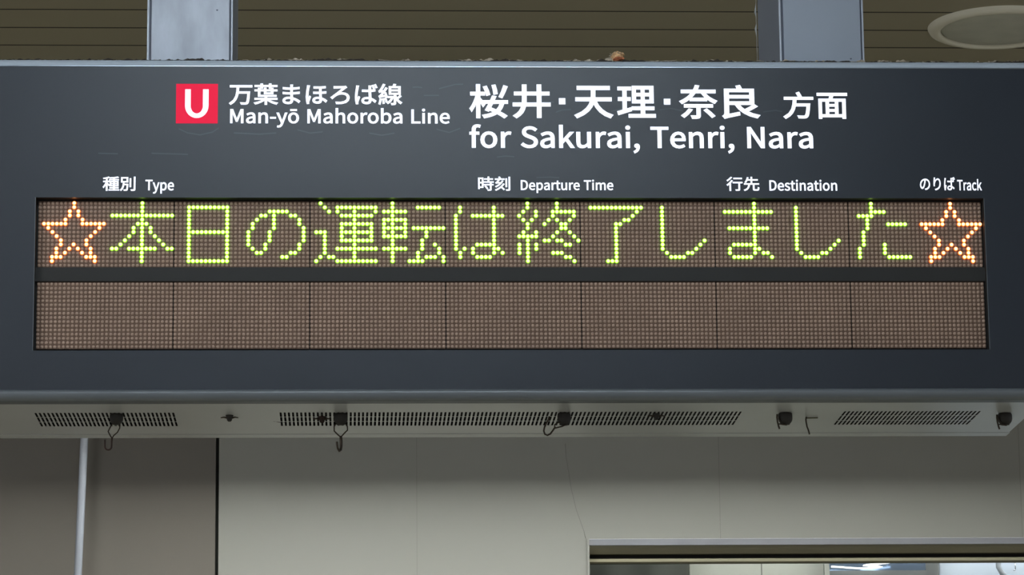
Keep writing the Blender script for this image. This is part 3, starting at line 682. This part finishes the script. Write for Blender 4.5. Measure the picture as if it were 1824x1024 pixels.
# red square with the white U
sq = part(MB().box(-0.3986, -0.3492, -0.01225, -0.0119, 0.0945, 0.1430), 'line_symbol', M['pink'], board, 'red square line symbol')
ux0, ux1, uz0, uz1, st = -0.3879, -0.3602, 0.1010, 0.1362, 0.0066
um = MB()
N = 20
rx, rz = (ux1 - ux0) / 2, 0.0150
cx, cz = (ux0 + ux1) / 2, uz0 + rz
outer = [(ux0, uz1), (ux0, cz)] + [(cx - rx * math.cos(math.pi * k / N), cz - rz * math.sin(math.pi * k / N)) for k in range(1, N)] + [(ux1, cz), (ux1, uz1)]
inner = [(ux0 + st, uz1), (ux0 + st, cz)] + [(cx - (rx - st) * math.cos(math.pi * k / N), cz - (rz - 0.0056) * math.sin(math.pi * k / N)) for k in range(1, N)] + [(ux1 - st, cz), (ux1 - st, uz1)]
n = len(outer)
for yy in (-0.0126, -0.0122):
    um.add([(x, yy, z) for x, z in outer] + [(x, yy, z) for x, z in inner], [(i, i + 1, n + i + 1, n + i) for i in range(n - 1)])
part(um, 'symbol_letter', M['white_letter'], sq, 'white letter U')
# faint marks left by earlier lettering
rs = MB()
for pts in ([(-.1183, .1394), (-.1126, .1398), (-.1069, .1391)], [(-.0869, .1378), (-.077, .1405), (-.068, .1430), (-.0581, .1434)],
            [(-.105, .1295), (-.0869, .1296)], [(-.4895, .0579), (-.4664, .0573)], [(-.4268, .058), (-.3839, .0567)],
            [(-.0185, .054), (-.0084, .0552), (.002, .0545)], [(.012, .1150), (.022, .1168), (.032, .1158)], [(.052, .1091), (.06, .1120), (.07, .1126)],
            [(-.004, .1215), (.008, .1222), (.016, .1205)], [(.03, .1205), (.04, .1225), (.05, .1215)], [(.02, .0800), (.028, .0830), (.035, .0842)],
            [(.118, .1105), (.128, .1125), (.136, .1150)], [(.176, .1125), (.19, .1140), (.204, .1110)], [(.30, .1100), (.315, .1120), (.323, .1105)],
            [(-.395, .088), (-.385, .083), (-.370, .0805), (-.355, .084), (-.348, .089)], [(-.33, .083), (-.30, .0815), (-.28, .083)],
            [(-.255, .087), (-.24, .083), (-.225, .0845)], [(-.17, .083), (-.155, .0805), (-.14, .083)], [(-.09, .088), (-.075, .084), (-.062, .089)],
            [(.028, .0290), (.045, .0295), (.055, .0288)]):
    n = len(pts)
    w = 0.0007
    rs.add([(x, -0.01212, z - w) for x, z in pts] + [(x, -0.01212, z + w) for x, z in pts], [(i, i + 1, n + i + 1, n + i) for i in range(n - 1)])
part(rs, 'glue_marks', M['residue'], board, 'faint ghost marks of earlier lettering', kind='stuff')

# ================================================================== HANGING POSTS
def post(x0, x1, lab, dents, pm='post'):
    t = thing('hanger_post', ((x0 + x1) / 2, 0.137, ZT), lab, 'post', 'steel posts holding up the board')
    y0, y1 = 0.030, 0.245
    mb = MB()
    mb.bbox(x0 + 0.0008, x1 - 0.0008, y0 + 0.0008, y1 - 0.0008, ZT + 0.0005, CEIL + 0.012, 0.0012)
    part(mb, 'column', M[pm], t)
    # folded front cover plate standing a little proud, with a bright edge and a dark seam either side
    part(MB().bbox(x0 + 0.0052, x1 - 0.0040, y0 - 0.0018, y0 + 0.0012, ZT + 0.0005, CEIL - 0.0005, 0.0007), 'cover_plate', M[pm], t)
    e = MB()
    e.box(x0 + 0.0030, x0 + 0.0050, y0 + 0.0001, y0 + 0.0010, ZT + 0.0005, CEIL - 0.0005)
    e.box(x1 - 0.0040, x1 - 0.0024, y0 + 0.0001, y0 + 0.0010, ZT + 0.0005, CEIL - 0.0005)
    part(e, 'seam', M['post_seam'], t, 'dark seam beside the cover plate')
    b = MB()
    b.bbox(x0, x0 + 0.0026, y0 - 0.0010, y0 + 0.004, ZT + 0.0005, CEIL - 0.0005, 0.0005)
    b.bbox(x1 - 0.0022, x1, y0 - 0.0010, y0 + 0.004, ZT + 0.0005, CEIL - 0.0005, 0.0005)
    part(b, 'edge_strip', M['post_edge'], t, 'bright folded corner strip')
    if dents:
        d = MB()
        for (x, z, r) in dents:
            d.add([(x + r * math.cos(a) * (1 + .3 * math.sin(3 * a)), y0 - 0.0021, z + r * 0.8 * math.sin(a)) for a in [k * math.pi / 5 for k in range(10)]], [tuple(range(10))])
        part(d, 'chipped_spot', M['post_seam'], t, kind='stuff')
    return t
post(-0.4364, -0.3335, 'bright brushed steel post above the left part of the board', [(-0.3525, 0.246, 0.0012)])
pr = post(0.3273, 0.4305, 'duller grey steel post above the right part of the board', [(0.4135, 0.1875, 0.0012), (0.409, 0.182, 0.0014)], 'post_grey')
# ragged sealant on the right post's outer edges
ck = MB()
random.seed(3)
for xs, sg, y in ((0.4305, 1, 0.060), (0.3262, -1, 0.243)):
    z = ZT + 0.002
    prev = 0.0012
    while z < 0.40:
        z2 = z + random.uniform(0.006, 0.014)
        w = random.choice((0.0006, 0.0010, 0.0016, 0.0034)) if sg > 0 else random.choice((0.0002, 0.0003, 0.0004, 0.0024))
        ck.add([(xs, y, z), (xs + sg * prev, y, z), (xs + sg * w, y, z2), (xs, y, z2), (xs, y + 0.003, z), (xs + sg * prev, y + 0.003, z), (xs + sg * w, y + 0.003, z2), (xs, y + 0.003, z2)],
               [(0, 1, 2, 3), (7, 6, 5, 4), (1, 5, 6, 2)])
        prev = w
        z = z2
part(ck, 'sealant_bead', M['caulk'], pr, 'ragged flaking sealant', kind='stuff')

# ================================================================== CEILING SPEAKER
sx, sy = 0.8445, 1.2862
spk = thing('ceiling_speaker', (sx, sy, CEIL), 'round flush ceiling speaker with a pale rim and grey mesh at the right', 'speaker')
rim = MB()
rim.lathe([(0.0935, 0.0), (0.0935, -0.0048), (0.0948, -0.0075), (0.0990, -0.0095), (0.1065, -0.0085), (0.1120, -0.0055), (0.1145, 0.0)], sx, sy, CEIL, 64)
part(rim, 'rim', M['spk_rim'], spk)
gr = MB()
gr.lathe([(0.0928, -0.0030), (0.0905, -0.0058), (0.06, -0.0082), (0.03, -0.0090), (0.0, -0.0092)], sx, sy, CEIL, 64)
part(gr, 'grille', M['spk_mesh'], spk, 'grey perforated speaker mesh')

# ================================================================== LAMPS
def batten(name, x0, x1, y, z, label, m, w=0.05, r=0.013, rods=False):
    t = thing(name, ((x0 + x1) / 2, y, z), label, 'lamp')
    part(MB().profile([(y - w, z), (y - w * 0.7, z - 0.035), (y + w * 0.7, z - 0.035), (y + w, z)], x0, x1), 'lamp_body', M['lampbody'], t)
    part(MB().tube([(x0 + 0.03, y, z - 0.035 - r - 0.006), (x1 - 0.03, y, z - 0.035 - r - 0.006)], r, seg=16), 'lamp_tube', m, t)
    for x in (x0 + 0.005, x1 - 0.03):
        part(MB().box(x, x + 0.025, y - 0.014, y + 0.014, z - 0.035 - 2 * r - 0.012, z - 0.034), 'lamp_holder', M['lampbody'], t)
    return t
batten('fluorescent_lamp', -2.9, -1.7, -2.1, CEIL, 'added fill lamp over the platform, beyond the left end of the board', M['tube_side'])  # unseen, added to brighten the floor, underside and left of the board
batten('fluorescent_lamp', 2.1, 3.3, 0.75, CEIL, 'added fill lamp behind the board line, beyond its right end', M['tube_far'])  # unseen, added to light the outward post sides
batten('fluorescent_lamp', -3.3, -2.1, 0.75, CEIL, 'added fill lamp behind the board line, beyond its left end', M['tube_far'])  # unseen, added fill from the left for the other post
batten('fluorescent_lamp', -0.60, 0.38, -1.25, CEIL, 'ceiling fluorescent lamp in front of the board, above the camera side', M['tube_front'])
# trough lamp near the back wall (out of sight behind the board): its skirt cuts the light on the wall
by = 1.60
tl = thing('trough_lamp', (0.075, by, CEIL), 'shaded fluorescent trough lamp on the ceiling just in front of the back wall', 'lamp')
SK = 0.0965
part(MB().box(-0.85, 1.00, by, by + 0.12, CEIL - 0.02, CEIL), 'lamp_body', M['lampbody'], tl)
sk = MB()
sk.box(-0.85, 1.00, by + 0.117, by + 0.12, CEIL - 0.08 - SK, CEIL - 0.02)
sk.box(-0.85, 1.00, by, by + 0.003, CEIL - 0.08 - SK, CEIL - 0.02)
for xe in (-0.85, 0.997):
    sk.box(xe, xe + 0.003, by + 0.003, by + 0.117, CEIL - 0.08 - SK, CEIL - 0.02)
part(sk, 'lamp_skirt', M['black'], tl)
part(MB().box(-0.82, 0.97, by + 0.055, by + 0.0723, CEIL - 0.080, CEIL - 0.076), 'lamp_tube', M['tube_back'], tl)

# ================================================================== MAGNETIC HOOKS UNDER THE BOARD
def magnet(t, x, y, r=0.0080, h=0.0125, m='magnet'):
    mb = MB()
    mb.lathe([(0, 0), (r * 0.86, 0), (r * 0.97, -0.0010), (r, -h * 0.25), (r, -h * 0.50), (r * 0.92, -h * 0.70), (r * 0.76, -h * 0.85), (r * 0.66, -h * 0.90), (r * 0.60, -h), (0, -h * 1.02)], x, y, ZB - 0.0001, 24)
    return part(mb, 'magnet_cap', M[m], t, 'black round magnet cap')
def arc(cx, cz, r, a0, a1, n=10):
    return [(cx + r * math.cos(math.radians(a0 + (a1 - a0) * k / n)), cz + r * math.sin(math.radians(a0 + (a1 - a0) * k / n))) for k in range(n + 1)]
HG = 'magnetic hooks under the board'
def wire(t, pts, y, r, name, m, lab=None, seg=8):
    path = [(p[0], p[2] if len(p) > 2 else y, p[1]) for p in pts]
    return part(MB().tube(path, r, seg=seg), name, M[m], t, lab)
y = 0.075
# 1: far left, hook opening to the left
x = -0.4697
t = thing('magnetic_hook', (x, y, ZB), 'magnetic wire hook under the board at far left, rusty J turned left', 'hook', HG)
magnet(t, x, y)
wire(t, [(x - 0.0042, -.2495), (x - 0.0078, -.2562), (x - 0.0095, -.2600), (x - 0.0075, -.2640), (x - 0.0047, -.2685)], y, 0.00075, 'wire_eye', 'hook')
wire(t, [(x + 0.0044, -.2495), (x + 0.0040, -.2560), (x + 0.0015, -.2610), (x - 0.0030, -.2650), (x - 0.0050, -.2688)], y, 0.00075, 'wire_eye', 'hook')
wire(t, [(x - 0.0049, -.2672), (x - 0.0052, -.2720), (x - 0.0052, -.2760)] + arc(x - 0.0092, -.2780, 0.0040, 0, -180, 10) + [(x - 0.0132, -.2740), (x - 0.0134, -.2700)], y, 0.0010, 'wire_hook', 'hook_rust')
# 2: hook seen edge-on
x = -0.2038
t = thing('magnetic_hook', (x, y, ZB), 'magnetic wire hook hanging straight down with a wide eye and narrow J, second from left', 'hook', HG)
magnet(t, x, y, 0.0082, 0.0135)
wire(t, [(x - 0.0050, -.2500), (x - 0.0078, -.2545), (x - 0.0078, -.2600), (x - 0.0040, -.2640), (x - 0.0004, -.2672)], y, 0.00080, 'wire_eye', 'hook')
wire(t, [(x + 0.0050, -.2500), (x + 0.0078, -.2545), (x + 0.0080, -.2590), (x + 0.0040, -.2630), (x + 0.0004, -.2672)], y, 0.00080, 'wire_eye', 'hook')
wire(t, [(x, -.2660, y), (x + 0.0004, -.2720, y), (x + 0.0004, -.2790, y), (x - 0.0002, -.2830, y - 0.001), (x - 0.0018, -.2848, y - 0.004), (x - 0.0036, -.2820, y - 0.008), (x - 0.0044, -.2775, y - 0.009), (x - 0.0046, -.2745, y - 0.009)],
     y, [0.0016, 0.0018, 0.0017, 0.0016, 0.0014, 0.0013, 0.0013, 0.0013], 'wire_hook', 'hook')
# 3: hook swung out to the left
x = 0.0625
t = thing('magnetic_hook', (x, y, ZB), 'magnetic wire hook swung up sideways to the left, middle of the board underside', 'hook', HG)
magnet(t, x, y, 0.0080, 0.0145)
wire(t, [(x - 0.0030, -.2505), (x - 0.0075, -.2512), (x - 0.0115, -.2535), (x - 0.0118, -.2562)], y - 0.004, 0.00075, 'wire_eye', 'hook')
wire(t, [(x + 0.0020, -.2535), (x - 0.0030, -.2558), (x - 0.0080, -.2570), (x - 0.0118, -.2580)], y - 0.004, 0.00085, 'wire_eye', 'hook')
wire(t, [(x - 0.0110, -.2565), (x - 0.0140, -.2610), (x - 0.0170, -.2650), (x - 0.0205, -.2668), (x - 0.0235, -.2655), (x - 0.0248, -.2615), (x - 0.0238, -.2570), (x - 0.0215, -.2520), (x - 0.0190, -.2475), (x - 0.0180, -.2440)], y - 0.006, 0.00105, 'wire_hook', 'hook')
# 4 and 5: hooks folded up beside the magnet
for x, yy, lab in ((0.3282, 0.077, 'magnetic hook with folded wire beside it, left of the short bare wire stub'),
                   (0.5945, 0.083, 'magnetic hook with folded wire beside it at the far right end of the board')):
    t = thing('magnetic_hook', (x, yy, ZB), lab, 'hook', HG)
    magnet(t, x, yy, 0.0086, 0.0140)
    wire(t, [(x - 0.0102, -.2412), (x - 0.0105, -.2450), (x - 0.0100, -.2505), (x - 0.0088, -.2560), (x - 0.0078, -.2590)], yy - 0.004, 0.0011, 'wire_hook', 'hook')
    wire(t, [(x - 0.0085, -.2445), (x - 0.0080, -.2490), (x - 0.0060, -.2520)], yy - 0.005, 0.0006, 'wire_eye', 'hook')
    wire(t, [(x - 0.0085, -.2530), (x - 0.0040, -.2538), (x + 0.0010, -.2545)], yy - 0.005, 0.0008, 'wire_eye', 'hook')
# bare wire stub with a short cross pin
x, yy = 0.3568, 0.104
t = thing('wire_stub', (x, yy, ZB), 'short bent bare wire with a cross pin, right of the fourth magnetic hook', 'wire')
wire(t, [(x + 0.0002, -.2391), (x - 0.0003, -.2425), (x + 0.0000, -.2460), (x + 0.0008, -.2510), (x + 0.0026, -.2560), (x + 0.0036, -.2605)], yy, 0.00095, 'wire', 'hook')
part(MB().tube([(x, yy, -.2405), (x + 0.0142, yy, -.2402)], 0.0008, seg=8), 'cross_pin', M['brass'], t, 'short dull brass pin')
# two wing screws
for x, yy, lab in ((-0.3362, 0.0850, 'small dark wing screw on the plain strip between the first two vent blocks'),
                   (0.1735, 0.0800, 'small dark wing screw towards the right end of the long middle vent block'),
                   (-0.2262, 0.0960, 'rusty brown wing screw just left of the second magnetic hook')):
    t = thing('wing_screw', (x, yy, ZB), lab, 'screw', 'wing screws under the board')
    part(MB().lathe([(0, 0), (0.0046, 0), (0.0046, -0.001), (0.0034, -0.0022), (0.0030, -0.0060), (0.0018, -0.0075), (0, -0.0078)], x, yy, ZB, 20), 'screw_head', M['hook_rust'] if x < -0.2 and x > -0.3 else M['magnet'], t)
    for s in (-1, 1):
        part(MB().tube([(x + s * 0.0026, yy, ZB - 0.0032), (x + s * 0.0065, yy, ZB - 0.0024), (x + s * 0.0105, yy, ZB - 0.0030)], [0.0013, 0.0009, 0.0006], seg=8), 'wing', M['hook'], t)

# ================================================================== DIRT ON TOP OF THE BOARD
random.seed(11)
from mathutils import noise
def ragged(x0, x1, y0, y1, zb, amp, step, thr, seedv, drop=0.0, wfn=None):
    """crumbly ribbon of material lying on the top edge"""
    mb = MB()
    xs = []
    x = x0
    while x < x1:
        xs.append(x)
        x += step * random.uniform(0.5, 1.5)
    prev = None
    for x in xs:
        h = noise.noise(Vector((x * 60 + seedv, 0.3, seedv))) * 0.6 + noise.noise(Vector((x * 240, seedv, 1.7))) * 0.5 + noise.noise(Vector((x * 12, 5.1, seedv))) * 0.5
        h = drop + max(0.0, h - thr) * amp
        if wfn: h *= wfn(x)
        yo = (y0 + y1) / 2 + random.uniform(-0.001, 0.001)
        cur = [(x, y0 + random.uniform(-.0008, .0008), zb), (x, yo, zb + h), (x, y1, zb)]
        if prev:
            n = [prev[0], prev[1], prev[2]] + cur
            mb.add(n, [(0, 3, 4, 1), (1, 4, 5, 2), (0, 2, 5, 3)])
        prev = cur
    return mb
d = ragged(-BX + 0.002, BX - 0.002, -0.0068, 0.010, ZT - 0.0010, 0.0042, 0.0016, -0.12, 2.0, drop=0.0026)
tag(d.build('dust_crust', M['dust']), 'dark crumbly dust crust along the top edge of the board', 'dust', kind='stuff')
mb = ragged(-0.33, BX - 0.004, 0.004, 0.0075, ZT + 0.0004, 0.0062, 0.0012, -0.08, 9.0, drop=0.0018)
for i in range(150):
    x = random.uniform(-0.33, 0.62)
    if -0.33 < x < -0.31 or random.random() < 0.25: continue
    L = random.uniform(0.004, 0.016)
    z = ZT + random.uniform(0.0008, 0.0030)
    y = random.uniform(0.000, 0.008)
    a = random.uniform(-0.12, 0.12)
    pts = [(x + L * k / 4, y + random.uniform(-.0006, .0006), z + a * L * k / 4 + random.uniform(-.0005, .0005)) for k in range(5)]
    mb.tube(pts, random.uniform(0.00022, 0.00050), seg=5)
for i in range(60):
    x = random.uniform(-0.45, 0.62)
    c = Vector((x, random.uniform(0, .008), ZT + 0.0008))
    r = random.uniform(0.0006, 0.0015)
    mb.lathe([(0, r), (r * random.uniform(.6, 1), r * .5), (r * random.uniform(.8, 1.3), -r * .2), (0, -r)], c.x, c.y, c.z, 6, smooth=False)
tag(mb.build('lint_fibres', M['fluff']), 'pale lint fibres and crumbs strewn along the top edge of the board', 'lint', kind='stuff')
# the big clump
nt_ = thing('debris_clump', (0.1250, 0.002, ZT), 'orange brown crumbly clump of nest debris standing on the top edge of the board', 'debris')
def lump(cx, cy, cz, rx, ry, rz, sd, sub=3, amp=0.35):
    bm = bmesh.new()
    bmesh.ops.create_icosphere(bm, subdivisions=sub, radius=1.0)
    mb = MB()
    for v in bm.verts:
        p = v.co.normalized()
        k = 1 + amp * noise.noise(p * 1.7 + Vector((sd, 0, 0))) + amp * 0.6 * noise.noise(p * 4.5 + Vector((0, sd, 0)))
        v.co = Vector((cx + p.x * rx * k, cy + p.y * ry * k, cz + p.z * rz * k))
    bm.verts.index_update()
    mb.add([v.co[:] for v in bm.verts], [[q.index for q in f.verts] for f in bm.faces])
    bm.free()
    return mb
zb = ZT
part(lump(0.1272, 0.003, zb + 0.0072, 0.0078, 0.0055, 0.0068, 3.1), 'clump_body', M['nest'], nt_)
part(lump(0.1180, 0.004, zb + 0.0026, 0.0060, 0.0040, 0.0040, 5.3), 'pale_lump', M['fluff'], nt_, 'pale lump at the clump foot')
part(lump(0.1290, -0.0015, zb + 0.0040, 0.0062, 0.0030, 0.0024, 8.3), 'rusty_lump', M['nest_red'], nt_, 'rusty red lump at the clump front')
part(lump(0.1330, 0.002, zb + 0.0105, 0.0032, 0.0030, 0.0022, 9.3), 'upper_lump', M['nest'], nt_)
st_ = MB()
random.seed(5)
for i in range(26):
    a = random.uniform(0, math.pi)
    c = Vector((0.1265 + 0.008 * math.cos(a), random.uniform(-.004, .006), zb + 0.005 + 0.0065 * math.sin(a)))
    L = random.uniform(0.003, 0.008)
    dx, dz = random.uniform(-1, 1), random.uniform(-.4, .4)
    st_.tube([c + Vector((dx, random.uniform(-.2, .2), dz)) * L * (k / 3 - .5) + Vector((0, 0, random.uniform(-.0003, .0003))) for k in range(4)], 0.00028, seg=5)
part(st_, 'straw', M['fluff'], nt_, kind='stuff')

# ================================================================== THINGS BEHIND THE WINDOW
def obj_box(name, dims, m, label, cat, extra=None):
    t = thing(name, ((dims[0] + dims[1]) / 2, (dims[2] + dims[3]) / 2, dims[4]), label, cat)
    part(MB().bbox(*dims, 0.002), 'body', M[m], t)
    return t
t = thing('curtain', (0.22, 2.30, -1.4), 'dull grey curtain behind the glass at the left end of the window', 'curtain')
cm = MB()
NX = 48
def cedge(z): return 0.4290 + (z + 0.1348) * 0.10
cv = []
zs_ = [-1.4, -0.8, -0.4, -0.1650, -0.1345, -0.05, 0.1]
for z in zs_:
    for i in range(NX + 1):
        x = 0.06 + (cedge(z) - 0.06) * i / NX
        cv.append((x, 2.30 + 0.0015 * math.sin(i * 0.6), z))
cm.add(cv, [(r * (NX + 1) + i, r * (NX + 1) + i + 1, (r + 1) * (NX + 1) + i + 1, (r + 1) * (NX + 1) + i) for r in range(len(zs_) - 1) for i in range(NX)], smooth=True)
part(cm, 'cloth', M['locker'], t)
part(MB().tube([(0.01, 2.30, 0.105), (0.48, 2.30, 0.105)], 0.008), 'curtain_rail', M['chrome'], t)
t = obj_box('cupboard', (0.4345, 0.6870, 2.36, 2.62, FLOOR + 0.001, 0.12), 'beige', 'pale beige tall cupboard behind the middle of the window', 'cupboard')
part(MB().box(0.5690, 0.5705, 2.3585, 2.361, FLOOR + 0.1, 0.10), 'door_gap', M['joint'], t)
# curved steel hood with a glowing tube drawn for a reflection before it
t = thing('steel_hood', (0.776, 2.35, -0.16), 'curved bluish steel hood between the cupboard and the grey post', 'hood')
hb = MB()
prof = []
for k in range(13):
    a = math.radians(-8 + 95 * k / 12)
    prof.append((2.30 + 0.16 * (1 - math.cos(a)), -0.158 + 0.16 * math.sin(a)))
hv = [(0.6880, yy, zz) for yy, zz in prof] + [(0.8660, yy, zz) for yy, zz in prof]
n = len(prof)
hb.add(hv, [(i, i + 1, n + i + 1, n + i) for i in range(n - 1)], smooth=True)
hb.add([(0.6880, 2.30, -0.180), (0.8660, 2.30, -0.180), (0.8660, 2.30, -0.1605), (0.6880, 2.30, -0.1605), (0.6880, 2.302, -0.26), (0.8660, 2.302, -0.26)], [(0, 1, 2, 3), (4, 5, 1, 0)])
part(hb, 'hood_skin', M['steel_blue'], t, recalc=False)
part(MB().box(0.6880, 0.8660, 2.297, 2.2995, -0.26, -0.1425), 'front_band', M['greypost'], t, 'grey band under the curved steel')
lt = thing('reflection_streak', (0.77, 2.285, -0.16), 'bright white curved streak of reflected light, drawn as a glowing tube in front of the steel hood', 'lamp')
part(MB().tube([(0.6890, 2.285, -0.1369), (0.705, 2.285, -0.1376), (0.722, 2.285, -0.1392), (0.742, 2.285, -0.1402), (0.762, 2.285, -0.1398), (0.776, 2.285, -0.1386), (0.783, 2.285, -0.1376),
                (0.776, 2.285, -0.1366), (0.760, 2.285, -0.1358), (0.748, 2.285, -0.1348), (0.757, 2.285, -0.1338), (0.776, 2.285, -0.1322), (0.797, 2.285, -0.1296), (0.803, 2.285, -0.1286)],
               0.0016, seg=10), 'lamp_tube', M['glow_tube'], lt)  # no lamp: the tube glows in place of a reflected streak
part(MB().tube([(0.797, 2.285, -0.1294), (0.803, 2.30, -0.10), (0.803, 2.34, -0.05)], 0.001, seg=8), 'streak_arm', M['chrome'], lt)
t = obj_box('room_pillar', (0.8670, 0.8960, 2.33, 2.40, FLOOR, 0.29), 'greypost', 'narrow grey pillar between the steel hood and the white board', 'pillar')
t = thing('white_board', (1.15, 2.36, -1.0), 'bluish white board behind the right end of the window', 'board')
part(MB().bbox(0.8985, 1.50, 2.345, 2.365, -1.0, 0.05, 0.002), 'panel', M['board'], t)
t = thing('grey_hose', (1.02, 2.32, -0.3), 'thick grey curved hose in front of the white board', 'hose')
part(MB().tube([(1.0100, 2.32, -0.09), (1.0045, 2.32, -0.118), (1.0045, 2.32, -0.134), (1.0110, 2.32, -0.146), (1.0240, 2.32, -0.156), (1.046, 2.32, -0.170), (1.07, 2.32, -0.2), (1.08, 2.32, -0.3)], 0.0050, seg=12), 'hose', M['hose'], t)
t = thing('chrome_hook', (1.035, 2.335, -0.12), 'small chrome hook on the white board beside the hose', 'hook')
part(MB().tube([(1.0385, 2.344, -0.122), (1.0385, 2.334, -0.1235), (1.0382, 2.332, -0.134)] + [(q[0], 2.332, q[1]) for q in arc(1.0362, -0.1370, 0.0020, 0, -150, 6)], 0.0009, seg=8), 'wire', M['chrome'], t)
batten('room_fill_lamp', 0.35, 1.75, 2.17, 0.30, 'added fill lamp inside the room behind the window', M['tube_room'], w=0.04)  # unseen, added to brighten the things behind the glass
